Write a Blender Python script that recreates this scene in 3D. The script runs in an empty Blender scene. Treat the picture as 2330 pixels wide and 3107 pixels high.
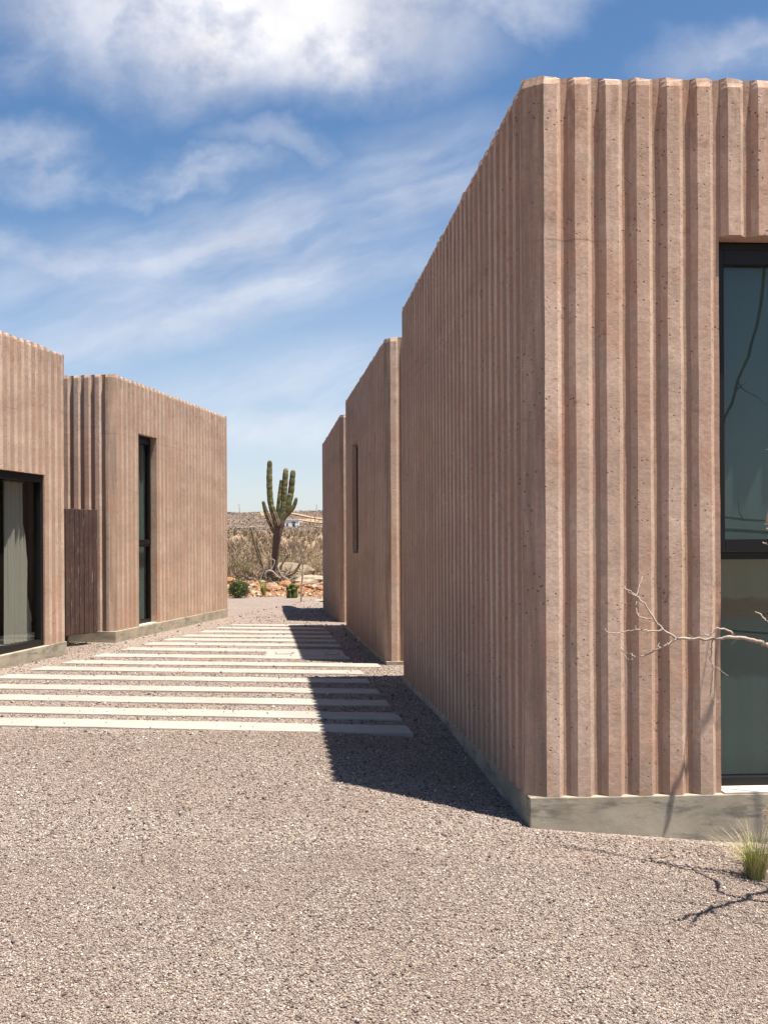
import bpy, bmesh, math, random
import numpy as np
from mathutils import Vector, noise

# ------------------------------------------------------------------ camera
S = bpy.context.scene
COL = S.collection
W_, H_ = 2330.0, 3107.0
FPX, CX, CY, ROLL, EYE = 3115.0, 1010.0, 1644.8, 0.005, 1.64
cd = bpy.data.cameras.new('camera'); cam = bpy.data.objects.new('camera', cd); COL.objects.link(cam)
cam.location = (0, 0, EYE); cam.rotation_euler = (math.radians(90), ROLL, 0)
cd.sensor_fit = 'HORIZONTAL'; cd.sensor_width = 36.0; cd.lens = 36.0 * FPX / W_
cd.shift_x = (W_ / 2 - CX) / W_; cd.shift_y = (CY - H_ / 2) / W_
cd.clip_start = 0.05; cd.clip_end = 20000
S.camera = cam

# ------------------------------------------------------------------ light
SUN_AZ = math.radians(60)      # from behind the camera towards the right
SUN_EL = math.radians(72.8)
SUNV = Vector((math.sin(SUN_AZ) * math.cos(SUN_EL), -math.cos(SUN_AZ) * math.cos(SUN_EL), math.sin(SUN_EL)))
ld = bpy.data.lights.new('sun', 'SUN'); ld.energy = 5.0; ld.angle = math.radians(0.5); ld.color = (1.0, 0.915, 0.80)
sun = bpy.data.objects.new('sun', ld); COL.objects.link(sun)
sun.rotation_euler = SUNV.to_track_quat('Z', 'Y').to_euler(); sun.location = (5, -5, 30)
S.view_settings.view_transform = 'Standard'; S.view_settings.look = 'None'
S.view_settings.exposure = 1.27; S.view_settings.gamma = 1.0
S.view_settings.use_curve_mapping = False
S.render.engine = 'CYCLES'
S.cycles.max_bounces = 8; S.cycles.transparent_max_bounces = 12
try: S.cycles.use_denoising = True
except Exception: pass

class NT:
    """tiny helper to write node maths"""
    def __init__(s, nt): s.nt = nt; s.N = nt.nodes; s.L = nt.links
    def put(s, sock, v):
        if v is None: return
        if isinstance(v, bpy.types.NodeSocket): s.L.new(v, sock)
        else: sock.default_value = v
    def m(s, op, a, b=None, c=None, clamp=False):
        n = s.N.new('ShaderNodeMath'); n.operation = op; n.use_clamp = clamp
        s.put(n.inputs[0], a); s.put(n.inputs[1], b); s.put(n.inputs[2], c)
        return n.outputs[0]
    def vm(s, op, a, b=None, scale=None):
        n = s.N.new('ShaderNodeVectorMath'); n.operation = op
        s.put(n.inputs[0], a); s.put(n.inputs[1], b)
        if scale is not None: s.put(n.inputs['Scale'], scale)
        return n.outputs[0]
    def sep(s, v):
        n = s.N.new('ShaderNodeSeparateXYZ'); s.put(n.inputs[0], v); return n.outputs
    def comb(s, x, y, z):
        n = s.N.new('ShaderNodeCombineXYZ')
        for i, v in enumerate((x, y, z)): s.put(n.inputs[i], v)
        return n.outputs[0]
    def noise(s, v, scale, detail=4, rough=0.5, dist=0.0, col=False):
        n = s.N.new('ShaderNodeTexNoise'); s.put(n.inputs['Vector'], v)
        s.put(n.inputs['Scale'], scale); s.put(n.inputs['Detail'], detail)
        s.put(n.inputs['Roughness'], rough); s.put(n.inputs['Distortion'], dist)
        return n.outputs['Color' if col else 'Fac']
    def vor(s, v, scale, feature='F1', out='Distance', rand=1.0):
        n = s.N.new('ShaderNodeTexVoronoi'); n.feature = feature; s.put(n.inputs['Vector'], v)
        s.put(n.inputs['Scale'], scale); s.put(n.inputs['Randomness'], rand); return n.outputs[out]
    def rng(s, v, a, b, c=0.0, d=1.0, smooth=True):
        n = s.N.new('ShaderNodeMapRange'); n.interpolation_type = 'SMOOTHSTEP' if smooth else 'LINEAR'
        s.put(n.inputs['Value'], v)
        for k, x in zip(('From Min', 'From Max', 'To Min', 'To Max'), (a, b, c, d)): s.put(n.inputs[k], x)
        return n.outputs[0]
    def mix(s, f, a, b, mode='MIX'):
        n = s.N.new('ShaderNodeMix'); n.data_type = 'RGBA'; n.blend_type = mode
        s.put(n.inputs['Factor'], f)
        s.put(n.inputs[6], a if isinstance(a, bpy.types.NodeSocket) else (*a[:3], 1))
        s.put(n.inputs[7], b if isinstance(b, bpy.types.NodeSocket) else (*b[:3], 1))
        return n.outputs[2]
    def ramp(s, f, stops, interp='LINEAR'):
        n = s.N.new('ShaderNodeValToRGB'); s.put(n.inputs[0], f); e = n.color_ramp.elements
        n.color_ramp.interpolation = interp
        while len(e) < len(stops): e.new(0.5)
        for k, (p, c) in enumerate(stops): e[k].position = p; e[k].color = (*c[:3], 1)
        return n.outputs[0]
    def pos(s):
        return s.N.new('ShaderNodeNewGeometry').outputs['Position']
    def bump(s, h, strength=0.5, dist=0.01, normal=None):
        n = s.N.new('ShaderNodeBump'); s.put(n.inputs['Height'], h)
        n.inputs['Strength'].default_value = strength; n.inputs['Distance'].default_value = dist
        if normal is not None: s.put(n.inputs['Normal'], normal)
        return n.outputs[0]

# ------------------------------------------------------------------ sky with clouds fixed by world direction
wd = bpy.data.worlds.new('World'); S.world = wd; wd.use_nodes = True
t = NT(wd.node_tree); t.N.clear()
sky = t.N.new('ShaderNodeTexSky'); sky.sky_type = 'NISHITA'; sky.sun_disc = False
sky.sun_elevation = SUN_EL; sky.sun_rotation = math.pi - SUN_AZ
sky.air_density = 1.0; sky.dust_density = 0.6; sky.ozone_density = 2.2; sky.altitude = 50
tc = t.N.new('ShaderNodeTexCoord').outputs['Generated']
dx, dy, dz = t.sep(tc)[:3]
ay = t.m('MAXIMUM', t.m('ABSOLUTE', dy), 0.12)
u = t.m('DIVIDE', dx, ay); v = t.m('DIVIDE', dz, ay)
uv = t.comb(u, v, 0.0)
warp = t.vm('SUBTRACT', t.noise(uv, 6.0, 5, 0.6, 0, True), (0.5, 0.5, 0.5))
uvw = t.vm('ADD', uv, t.vm('SCALE', warp, None, 0.16))
def blob(cx, cy, rx, ry, rot=0.0, soft=(1.25, 0.25), src=None):
    a = t.vm('SUBTRACT', src or uvw, (cx, cy, 0)); x, y, z = t.sep(a)[:3]
    c, s_ = math.cos(rot), math.sin(rot)
    xr = t.m('ADD', t.m('MULTIPLY', x, c / rx), t.m('MULTIPLY', y, s_ / rx))
    yr = t.m('ADD', t.m('MULTIPLY', x, -s_ / ry), t.m('MULTIPLY', y, c / ry))
    r = t.m('SQRT', t.m('ADD', t.m('MULTIPLY', xr, xr), t.m('MULTIPLY', yr, yr)))
    return t.rng(r, soft[0], soft[1])
def pc(px, py): return ((px - CX) / FPX, (CY - py) / FPX)
def stretch(rot, sx, sy, off=0.0):
    x, y, z = t.sep(uvw2)[:3]; c, s_ = math.cos(rot), math.sin(rot)
    return t.comb(t.m('MULTIPLY', t.m('ADD', t.m('MULTIPLY', x, c), t.m('MULTIPLY', y, s_)), sx),
                  t.m('MULTIPLY', t.m('ADD', t.m('MULTIPLY', x, -s_), t.m('MULTIPLY', y, c)), sy), off)
uvw2 = t.vm('ADD', uv, t.vm('SCALE', warp, None, 0.05))
streakn = t.noise(stretch(0.30, 3.6, 15.0), 1.0, 5, 0.55)
wispn = t.noise(stretch(0.20, 9.0, 16.0, 3.3), 1.0, 6, 0.56)
puffn = t.noise(uv, 9.0, 6, 0.6)
def blobs(lst, src=None):
    r = None
    for (px, py, rx, ry, rot, amp) in lst:
        cx, cy = pc(px, py)
        b = t.m('MULTIPLY', blob(cx, cy, rx / FPX, ry / FPX, rot, (1.45, 0.0), src), amp)
        r = b if r is None else t.m('MAXIMUM', r, b)
    return r
puffs = blobs([(760, -40, 680, 330, -0.08, 1.2), (640, 110, 330, 160, -0.4, 0.85), (1000, 110, 330, 190, 0.1, 1.1), (1480, -60, 420, 120, 0.0, 0.6)])
puff = t.m('MULTIPLY', puffs, t.rng(puffn, 0.30, 0.54, 0.50, 1.0), None, True)
mid = blobs([(80, 480, 330, 120, 0.0, 0.45), (540, 520, 330, 85, -0.12, 0.45), (860, 470, 260, 60, -0.25, 0.3),
             (300, 860, 420, 90, -0.35, 0.5), (60, 100, 260, 150, 0, 0.3), (2300, 170, 330, 120, 0.2, 0.45)])
mid = t.m('MULTIPLY', mid, t.rng(wispn, 0.32, 0.62, 0.15, 1.0), None, True)
band = blobs([(700, 760, 900, 210, 0.24, 0.75), (1250, 560, 420, 170, 0.35, 0.7), (900, 860, 850, 90, 0.28, 0.75),
              (480, 1000, 520, 90, 0.22, 0.6), (1000, 1150, 620, 110, 0.12, 0.55), (780, 1290, 500, 90, 0.05, 0.6), (2000, 500, 500, 200, .3, .5)], uvw2)
band = t.m('MULTIPLY', band, t.rng(streakn, 0.30, 0.72, 0.12, 0.9), None, True)
elev = t.rng(v, 0.34, 0.02, 0.0, 0.60, False)
lowhaze = t.m('MULTIPLY', elev, t.rng(streakn, 0.25, 0.7, 0.75, 1.0))
cl = t.m('MAXIMUM', puff, t.m('MAXIMUM', mid, t.m('MAXIMUM', band, 0.0)), None, True)
shade = t.rng(t.noise(t.vm('ADD', uv, (0.02, 0.03, 0)), 7.0, 5, 0.6), 0.3, 0.7, 0.0, 1.0)
ccol = t.mix(shade, (7.3, 7.1, 7.4), (9.4, 9.3, 9.5))
hs = t.N.new('ShaderNodeHueSaturation'); hs.inputs['Saturation'].default_value = 1.18; hs.inputs['Value'].default_value = 1.12
t.L.new(sky.outputs[0], hs.inputs['Color'])
skyc = t.mix(lowhaze, hs.outputs[0], (6.7, 6.95, 8.0))
out = t.mix(t.m('MULTIPLY', cl, 0.93), skyc, ccol)
bg = t.N.new('ShaderNodeBackground'); bg.inputs['Strength'].default_value = 0.050
t.L.new(out, bg.inputs['Color'])
wo = t.N.new('ShaderNodeOutputWorld'); t.L.new(bg.outputs[0], wo.inputs['Surface'])

# ------------------------------------------------------------------ pixel <-> world helpers (photo pixels)
def ideal(px, py):
    dx_, dy_ = px - CX, CY - py
    return (dx_ + ROLL * dy_) / FPX, (dy_ - ROLL * dx_) / FPX
def P(px, py, D):
    a, b = ideal(px, py); return Vector((a * D, D, EYE + b * D))
def sm(a, b, x):
    k = np.clip((x - a) / (b - a), 0, 1); return k * k * (3 - 2 * k)
def gz(x, y):
    """height of the gravel court"""
    x = np.asarray(x, float); y = np.asarray(y, float)
    z = 0.10 * (1 - sm(6.5, 14.5, y)) - 0.07 * sm(20, 27, y)
    z = z - 0.10 * sm(-0.1, 1.25, x) * (1 - sm(6.6, 9.5, y)) - 0.115 * np.clip((x - 1.0) / 1.3, 0, 1) * (1 - sm(6.6, 9.5, y))
    xl = -3.62 + 0.22 * (y - 15.3)
    z = z + 0.07 * (1 - sm(0.03, 0.28, x - xl)) * sm(9, 13, y)
    z = z + 0.005 * np.sin(x * 2.1 + 0.7 * y) * np.sin(y * 1.3 + 0.4) * 0.8
    return z
TY = [-4000, 31, 33, 36, 40, 44, 70, 120, 320, 420, 600, 660, 900, 4000]
TZ = [-0.12, -0.12, 0.02, 0.20, 0.30, 0.36, 0.95, 2.2, 5.4, 9.5, 20.0, 21.0, 14, -60]
def tz(x, y):
    x = np.asarray(x, float); y = np.asarray(y, float)
    z = np.interp(y, TY, TZ)
    far = sm(60, 500, y)
    z = z + far * (1.3 * np.sin(x * 0.021 + 1.0) + 0.9 * np.sin(x * 0.047 + y * 0.01) + 0.5 * np.sin(x * 0.13 + y * 0.03))
    near = sm(31, 36, y) * (1 - sm(60, 200, y))
    z = z + near * 0.07 * (np.sin(x * 1.7 + 1.2) * np.sin(y * 1.1) + 0.6 * np.sin(x * 3.9 + y * 2.7))
    return z
def hit(px, py, f=gz, d0=2.0, d1=60.0, dz=0.0):
    a, b = ideal(px, py); D = d0; st = 0.02
    while D < d1:
        if EYE + b * D <= float(f(a * D, D)) + dz: break
        D += st; st *= 1.004
    return Vector((a * D, D, float(f(a * D, D))))

# ------------------------------------------------------------------ object helpers
def tag(o, label=None, cat=None, group=None, kind=None):
    if label: o['label'] = label
    if cat: o['category'] = cat
    if group: o['group'] = group
    if kind: o['kind'] = kind
    return o
def empty(name, loc, rz=0.0):
    o = bpy.data.objects.new(name, None); COL.objects.link(o)
    o.location = loc; o.rotation_euler = (0, 0, rz); o.empty_display_size = 0.2
    return o
def mesh_obj(name, verts, faces, mat, parent=None, smooth=False, attrs=None):
    me = bpy.data.meshes.new(name)
    if parent is not None:
        inv = Vector(parent.location); rz = parent.rotation_euler[2]
        pa = parent.parent
        while pa is not None: inv = inv + Vector(pa.location); pa = pa.parent
        verts = [(v[0] - inv[0], v[1] - inv[1], v[2] - inv[2]) for v in verts]
    me.from_pydata([tuple(v) for v in verts], [], faces)
    if attrs:
        for k, vals in attrs.items():
            at = me.attributes.new(k, 'FLOAT', 'FACE'); at.data.foreach_set('value', vals)
    me.materials.append(mat)
    if smooth: me.polygons.foreach_set('use_smooth', [True] * len(me.polygons))
    me.update()
    o = bpy.data.objects.new(name, me); COL.objects.link(o)
    if parent is not None: o.parent = parent
    return o
class MB:
    def __init__(s): s.v = []; s.f = []
    def quad(s, a, b, c, d):
        n = len(s.v); s.v += [a, b, c, d]; s.f.append((n, n + 1, n + 2, n + 3))
    def box(s, o, ux, uy, uz, bev=0.0):
        """box from corner o with edge vectors"""
        o = Vector(o); ux = Vector(ux); uy = Vector(uy); uz = Vector(uz); n = len(s.v)
        for k in range(8):
            s.v.append(o + ux * (k & 1) + uy * ((k >> 1) & 1) + uz * ((k >> 2) & 1))
        fs = [(0, 2, 3, 1), (4, 5, 7, 6), (0, 1, 5, 4), (2, 6, 7, 3), (0, 4, 6, 2), (1, 3, 7, 5)]
        if ux.cross(uy).dot(uz) < 0: fs = [tuple(reversed(f)) for f in fs]
        s.f += [tuple(n + i for i in f) for f in fs]
    def tube(s, pts, rad, seg=8, ribs=0, ribd=0.15, cap=True):
        pts = [Vector(p) for p in pts]; n0 = len(s.v); up = Vector((0.13, 0.97, 0.2)).normalized()
        for i, p in enumerate(pts):
            d = (pts[min(i + 1, len(pts) - 1)] - pts[max(i - 1, 0)]).normalized()
            a = d.cross(up)
            if a.length < 1e-3: a = d.cross(Vector((1, 0, 0)))
            a.normalize(); b = d.cross(a).normalized(); r = rad[i] if hasattr(rad, '__len__') else rad
            for k in range(seg):
                th = 2 * math.pi * k / seg
                rr = r * (1 + (ribd * (1 if k % 2 == 0 else -1) if ribs else 0))
                s.v.append(p + (a * math.cos(th) + b * math.sin(th)) * rr)
        for i in range(len(pts) - 1):
            for k in range(seg):
                q = n0 + i * seg; k2 = (k + 1) % seg
                s.f.append((q + k, q + k2, q + seg + k2, q + seg + k))
        if cap:
            s.f.append(tuple(n0 + k for k in reversed(range(seg))))
            s.f.append(tuple(n0 + (len(pts) - 1) * seg + k for k in range(seg)))
    def build(s, name, mat, parent=None, smooth=False):
        return mesh_obj(name, s.v, s.f, mat, parent, smooth)

# ------------------------------------------------------------------ materials
def new_mat(name):
    m = bpy.data.materials.new(name); m.use_nodes = True; n = NT(m.node_tree)
    return m, n, m.node_tree.nodes['Principled BSDF']
def concrete(name, c1, c2, c3, pit=1.0):
    m, t, b = new_mat(name); p = t.pos()
    at = t.N.new('ShaderNodeAttribute'); at.attribute_name = 'tone'; tone = at.outputs['Fac']
    x, y, z = t.sep(p)[:3]
    streak = t.noise(t.vm('MULTIPLY', p, (9, 9, 0.45)), 1.0, 5, 0.6)
    cloud = t.noise(p, 2.2, 5, 0.62)
    fine = t.noise(p, 38.0, 4, 0.65)
    col = t.mix(t.rng(cloud, 0.3, 0.7), c1, c2)
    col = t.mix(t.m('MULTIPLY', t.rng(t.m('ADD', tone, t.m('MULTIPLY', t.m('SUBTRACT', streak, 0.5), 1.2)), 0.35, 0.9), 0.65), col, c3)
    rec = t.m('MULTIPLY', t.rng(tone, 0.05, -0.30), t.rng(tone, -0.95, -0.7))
    col = t.mix(t.m('MULTIPLY', rec, 0.80), col, (0.335, 0.225, 0.166))  # salmon groove colour, darkened further to paint in shade between the ribs
    pour = t.noise(t.vm('ADD', t.vm('MULTIPLY', p, (0.5, 0.5, 2.1)), t.vm('SCALE', t.noise(p, 4, 3, .5, 0, True), None, 0.25)), 1.0, 3, 0.6)
    col = t.mix(t.rng(pour, 0.42, 0.62, 0.0, 0.35), col, (0.30, 0.205, 0.155))
    # salmon and grey blotches
    col = t.mix(t.m('MULTIPLY', t.rng(t.noise(t.vm('MULTIPLY', p, (3.1, 3.1, 0.9)), 1.6, 4, 0.55), 0.50, 0.66), 0.5), col, (0.43, 0.245, 0.165))
    col = t.mix(t.m('MULTIPLY', t.rng(t.noise(t.vm('ADD', p, (7, 3, 1)), 4.5, 5, 0.65), 0.52, 0.68), 0.5), col, (0.34, 0.28, 0.22))
    # grime running down from the parapet and pour joints
    lift = t.m('SUBTRACT', 1.0, t.rng(t.m('ABSOLUTE', t.m('SUBTRACT', z, t.m('ADD', 3.47, t.m('MULTIPLY', fine, 0.05)))), 0.0, 0.06))
    lift2 = t.m('SUBTRACT', 1.0, t.rng(t.m('ABSOLUTE', t.m('SUBTRACT', z, t.m('ADD', 2.2, t.m('MULTIPLY', fine, 0.05)))), 0.0, 0.03))
    topd = t.rng(z, 3.3, 4.3)
    joint = t.m('SUBTRACT', 1.0, t.rng(t.m('ABSOLUTE', t.m('SUBTRACT', z, t.m('ADD', 3.36, t.m('MULTIPLY', t.noise(p, 6, 3), 0.03)))), 0.002, 0.008))
    joint = t.m('MULTIPLY', joint, t.rng(t.noise(p, 1.7, 3), 0.45, 0.6))
    g = t.m('MULTIPLY', t.m('ADD', t.m('ADD', t.m('MULTIPLY', lift, 0.8), t.m('MULTIPLY', lift2, 0.3)), t.m('MULTIPLY', topd, 0.8)), t.rng(t.noise(t.vm('MULTIPLY', p, (14, 14, 4)), 1.0, 5, 0.7), 0.46, 0.7))
    col = t.mix(t.m('MULTIPLY', g, 0.75, None, True), col, (0.17, 0.115, 0.08))
    col = t.mix(t.rng(fine, 0.25, 0.75, 0.0, 0.38), col, (0.22, 0.15, 0.11))
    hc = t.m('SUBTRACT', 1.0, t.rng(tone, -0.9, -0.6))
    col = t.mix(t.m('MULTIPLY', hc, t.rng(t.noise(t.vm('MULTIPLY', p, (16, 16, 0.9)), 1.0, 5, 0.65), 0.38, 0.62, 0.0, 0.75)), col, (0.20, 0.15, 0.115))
    spots = t.m('MULTIPLY', t.rng(t.noise(t.vm('MULTIPLY', p, (9, 9, 12)), 1.0, 5, 0.75), 0.56, 0.68), t.rng(t.noise(p, 1.9, 3, 0.6), 0.46, 0.60))
    col = t.mix(t.m('MULTIPLY', spots, 0.75), col, (0.25, 0.15, 0.105))
    col = t.mix(t.m('MULTIPLY', joint, 0.55), col, (0.18, 0.12, 0.085))
    runs = t.m('MULTIPLY', t.rng(t.noise(t.vm('MULTIPLY', p, (17, 17, 0.5)), 1.0, 4, 0.65), 0.54, 0.72), t.rng(z, 2.0, 4.3, 0.15, 1.0))
    col = t.mix(t.m('MULTIPLY', runs, 0.45), col, (0.24, 0.165, 0.12))
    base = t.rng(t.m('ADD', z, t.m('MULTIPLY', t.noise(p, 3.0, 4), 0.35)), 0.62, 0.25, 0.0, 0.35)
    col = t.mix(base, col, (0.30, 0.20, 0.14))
    # air-bubble pits of the cast concrete
    dn = t.noise(p, 3.0, 3, 0.6)
    pv = t.vor(t.vm('ADD', p, t.vm('SCALE', t.noise(p, 60, 2, .5, 0, True), None, 0.012)), 26.0)
    p1 = t.m('SUBTRACT', 1.0, t.rng(pv, t.rng(dn, 0.36, 0.62, 0.02, 0.12), t.rng(dn, 0.36, 0.62, 0.05, 0.19)))
    pv2 = t.vor(t.vm('ADD', p, (3, 3, 3)), 70.0)
    p2 = t.m('SUBTRACT', 1.0, t.rng(pv2, 0.07, 0.16)); p2 = t.m('MULTIPLY', p2, t.rng(t.noise(p, 5.0, 2), 0.38, 0.58))
    pv3 = t.vor(t.vm('ADD', p, (9, 1, 5)), 14.0)
    p3 = t.m('MULTIPLY', t.m('SUBTRACT', 1.0, t.rng(pv3, 0.04, 0.11)), t.rng(t.noise(t.vm('ADD', p, (2, 8, 3)), 1.4, 3), 0.50, 0.60))
    pits = t.m('MULTIPLY', t.m('MAXIMUM', t.m('MAXIMUM', p1, p3), t.m('MULTIPLY', p2, 0.8)), pit)
    col = t.mix(t.m('MULTIPLY', pits, 0.8), col, (0.13, 0.075, 0.055))
    t.L.new(col, b.inputs['Base Color']); b.inputs['Roughness'].default_value = 0.92
    b.inputs['Specular IOR Level'].default_value = 0.25
    h = t.m('SUBTRACT', t.m('ADD', t.m('MULTIPLY', fine, 0.35), t.m('MULTIPLY', t.noise(p, 11, 4, 0.6), 0.8)), pits)
    t.L.new(t.bump(h, 0.62, 0.007), b.inputs['Normal'])
    return m
M = {}
M['wall'] = concrete('ribbed_concrete', (0.50, 0.362, 0.282), (0.40, 0.278, 0.210), (0.61, 0.472, 0.382))
def simple(name, col, rough=0.6, metal=0.0, spec=0.5, nscale=0, namp=0.3, bump=0.0, bscale=40, bdist=0.004, col2=None):
    m, t, b = new_mat(name)
    if nscale:
        p = t.pos(); f = t.rng(t.noise(p, nscale, 5, 0.6), 0.3, 0.7)
        c2 = col2 or tuple(c * (1 - namp) for c in col)
        t.L.new(t.mix(f, col, c2), b.inputs['Base Color'])
    else: b.inputs['Base Color'].default_value = (*col, 1)
    b.inputs['Roughness'].default_value = rough; b.inputs['Metallic'].default_value = metal
    b.inputs['Specular IOR Level'].default_value = spec
    if bump: t.L.new(t.bump(t.noise(t.pos(), bscale, 5, 0.6), bump, bdist), b.inputs['Normal'])
    return m
def footing_mat():
    m, t, b = new_mat('grey_footing_concrete'); p = t.pos()
    c = t.mix(t.rng(t.noise(p, 3.5, 5, 0.6), 0.35, 0.65), (0.345, 0.305, 0.235), (0.245, 0.218, 0.172))
    c = t.mix(t.m('MULTIPLY', t.rng(t.noise(t.vm('MULTIPLY', p, (2.2, 2.2, 9)), 1.5, 5, 0.65), 0.48, 0.66), 0.75), c, (0.11, 0.105, 0.085))
    c = t.mix(t.m('MULTIPLY', t.rng(t.noise(t.vm('ADD', p, (4, 1, 2)), 2.0, 4, 0.5), 0.5, 0.62), 0.5), c, (0.36, 0.30, 0.215))
    t.L.new(c, b.inputs['Base Color']); b.inputs['Roughness'].default_value = 0.85
    t.L.new(t.bump(t.m('ADD', t.noise(p, 9, 4, 0.6), t.m('MULTIPLY', t.noise(p, 90, 3, 0.6), 0.25)), 0.35, 0.008), b.inputs['Normal'])
    return m
M['foot'] = footing_mat()
M['sill'] = simple('pale_sill_concrete', (0.55, 0.50, 0.43), 0.7, nscale=8, namp=0.15, bump=0.2)
M['frame'] = simple('black_aluminium', (0.006, 0.0063, 0.0075), 0.42, 0.0, 0.3)
M['roof'] = simple('roof_membrane', (0.35, 0.30, 0.26), 0.9, nscale=3)
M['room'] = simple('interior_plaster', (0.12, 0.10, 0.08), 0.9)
M['track'] = simple('curtain_track_metal', (0.35, 0.38, 0.38), 0.4, 0.6)
def glass_mat(name, tint, refl=1.0):
    m, t, b = new_mat(name); t.N.remove(b); o = t.N['Material Output']
    tr = t.N.new('ShaderNodeBsdfTransparent'); tr.inputs[0].default_value = (*tint, 1)
    gl = t.N.new('ShaderNodeBsdfGlossy'); gl.inputs['Roughness'].default_value = 0.0; gl.inputs[0].default_value = (0.85, 0.95, 0.95, 1)
    ge = t.N.new('ShaderNodeNewGeometry'); dt = t.N.new('ShaderNodeVectorMath'); dt.operation = 'DOT_PRODUCT'
    t.L.new(ge.outputs['Incoming'], dt.inputs[0]); t.L.new(ge.outputs['Normal'], dt.inputs[1])
    ca = t.m('ABSOLUTE', dt.outputs['Value']); f = t.m('POWER', t.m('SUBTRACT', 1.0, ca, None, True), 5.0)
    f = t.m('ADD', 0.06 * refl, t.m('MULTIPLY', f, 0.9))
    t.L.new(t.bump(t.noise(t.pos(), 1.3, 2), 0.02, 0.02), gl.inputs['Normal'])
    mx = t.N.new('ShaderNodeMixShader'); t.L.new(f, mx.inputs[0])
    t.L.new(tr.outputs[0], mx.inputs[1]); t.L.new(gl.outputs[0], mx.inputs[2]); t.L.new(mx.outputs[0], o.inputs['Surface'])
    return m
M['glass'] = glass_mat('green_tinted_glass', (0.25, 0.335, 0.335))
M['glass_clear'] = glass_mat('clear_glass', (0.56, 0.57, 0.54))
def curtain_mat():
    m, t, b = new_mat('linen_curtain')
    b.inputs['Base Color'].default_value = (0.66, 0.66, 0.62, 1); b.inputs['Roughness'].default_value = 0.9
    b.inputs['Specular IOR Level'].default_value = 0.1
    return m
M['curtain'] = curtain_mat()
def rust_mat():
    m, t, b = new_mat('weathered_brown_boards'); p = t.pos()
    st = t.noise(t.vm('MULTIPLY', p, (22, 22, 1.1)), 1.0, 5, 0.7)
    c = t.mix(t.rng(t.noise(p, 5, 4), 0.3, 0.7), (0.062, 0.029, 0.022), (0.038, 0.018, 0.0145))
    c = t.mix(t.m('MULTIPLY', t.rng(t.noise(t.vm('MULTIPLY', p, (38, 38, 2.2)), 1.0, 4, 0.75), 0.60, 0.70), 0.75), c, (0.33, 0.25, 0.21))
    c = t.mix(t.m('MULTIPLY', t.rng(t.vor(p, 34), 0.20, 0.10), 0.5), c, (0.30, 0.24, 0.20))
    t.L.new(c, b.inputs['Base Color']); b.inputs['Roughness'].default_value = 0.8
    t.L.new(t.bump(st, 0.5, 0.01), b.inputs['Normal']); return m
M['rust'] = rust_mat()
def paver_mat():
    m, t, b = new_mat('pale_cast_concrete'); p = t.pos()
    c = t.mix(t.rng(t.noise(p, 1.7, 5, 0.65), 0.35, 0.65), (0.325, 0.302, 0.265), (0.262, 0.245, 0.218))
    c = t.mix(t.m('MULTIPLY', t.rng(t.noise(p, 26, 5, 0.7), 0.55, 0.75), 0.35), c, (0.29, 0.26, 0.22))
    c = t.mix(t.m('MULTIPLY', t.rng(t.vor(p, 7.0), 0.05, 0.02), 0.8), c, (0.16, 0.13, 0.10))
    t.L.new(c, b.inputs['Base Color']); b.inputs['Roughness'].default_value = 0.85
    t.L.new(t.bump(t.noise(p, 60, 4, 0.6), 0.25, 0.004), b.inputs['Normal']); return m
M['paver'] = paver_mat()
GR = [(0.0, (0.048, 0.038, 0.035)), (0.14, (0.108, 0.086, 0.077)), (0.31, (0.208, 0.168, 0.150)), (0.52, (0.280, 0.230, 0.205)), (0.74, (0.345, 0.290, 0.260)), (0.84, (0.35, 0.265, 0.18)), (0.93, (0.47, 0.42, 0.38)), (1.0, (0.60, 0.56, 0.51))]
def gravel_mat():
    m, t, b = new_mat('crushed_gravel'); p = t.pos()
    pw = t.vm('ADD', p, t.vm('SCALE', t.noise(p, 90, 2, 0.5, 0, True), None, 0.006))
    v1 = t.N.new('ShaderNodeTexVoronoi'); v1.inputs['Scale'].default_value = 125; t.L.new(pw, v1.inputs['Vector'])
    r = t.sep(v1.outputs['Color'])[0]
    c = t.mix(0.08, t.ramp(r, GR), (0.02, 0.015, 0.013))
    c = t.mix(t.m('MULTIPLY', t.rng(t.noise(p, 0.8, 4, 0.6), 0.35, 0.65), 0.35), c, (0.22, 0.165, 0.135))
    c = t.mix(t.rng(v1.outputs['Distance'], 0.45, 0.8, 0.0, 0.6), c, (0.12, 0.09, 0.075))
    t.L.new(c, b.inputs['Base Color']); b.inputs['Roughness'].default_value = 0.9; b.inputs['Specular IOR Level'].default_value = 0.2
    h = t.m('SUBTRACT', 1.0, v1.outputs['Distance'])
    h = t.m('ADD', h, t.m('MULTIPLY', t.noise(p, 30, 3, 0.6), 1.1))
    t.L.new(t.bump(h, 0.9, 0.007), b.inputs['Normal']); return m
M['gravel'] = gravel_mat()
def stone_mat():
    m, t, b = new_mat('loose_gravel_stone')
    r = t.N.new('ShaderNodeNewGeometry').outputs['Random Per Island']
    c = t.ramp(r, GR); p = t.pos()
    c = t.mix(t.m('MULTIPLY', t.rng(t.noise(p, 0.8, 4, 0.6), 0.35, 0.65), 0.35), c, (0.22, 0.165, 0.135))
    t.L.new(c, b.inputs['Base Color']); b.inputs['Roughness'].default_value = 0.85; b.inputs['Specular IOR Level'].default_value = 0.2
    return m
M['stone'] = stone_mat()
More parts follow.
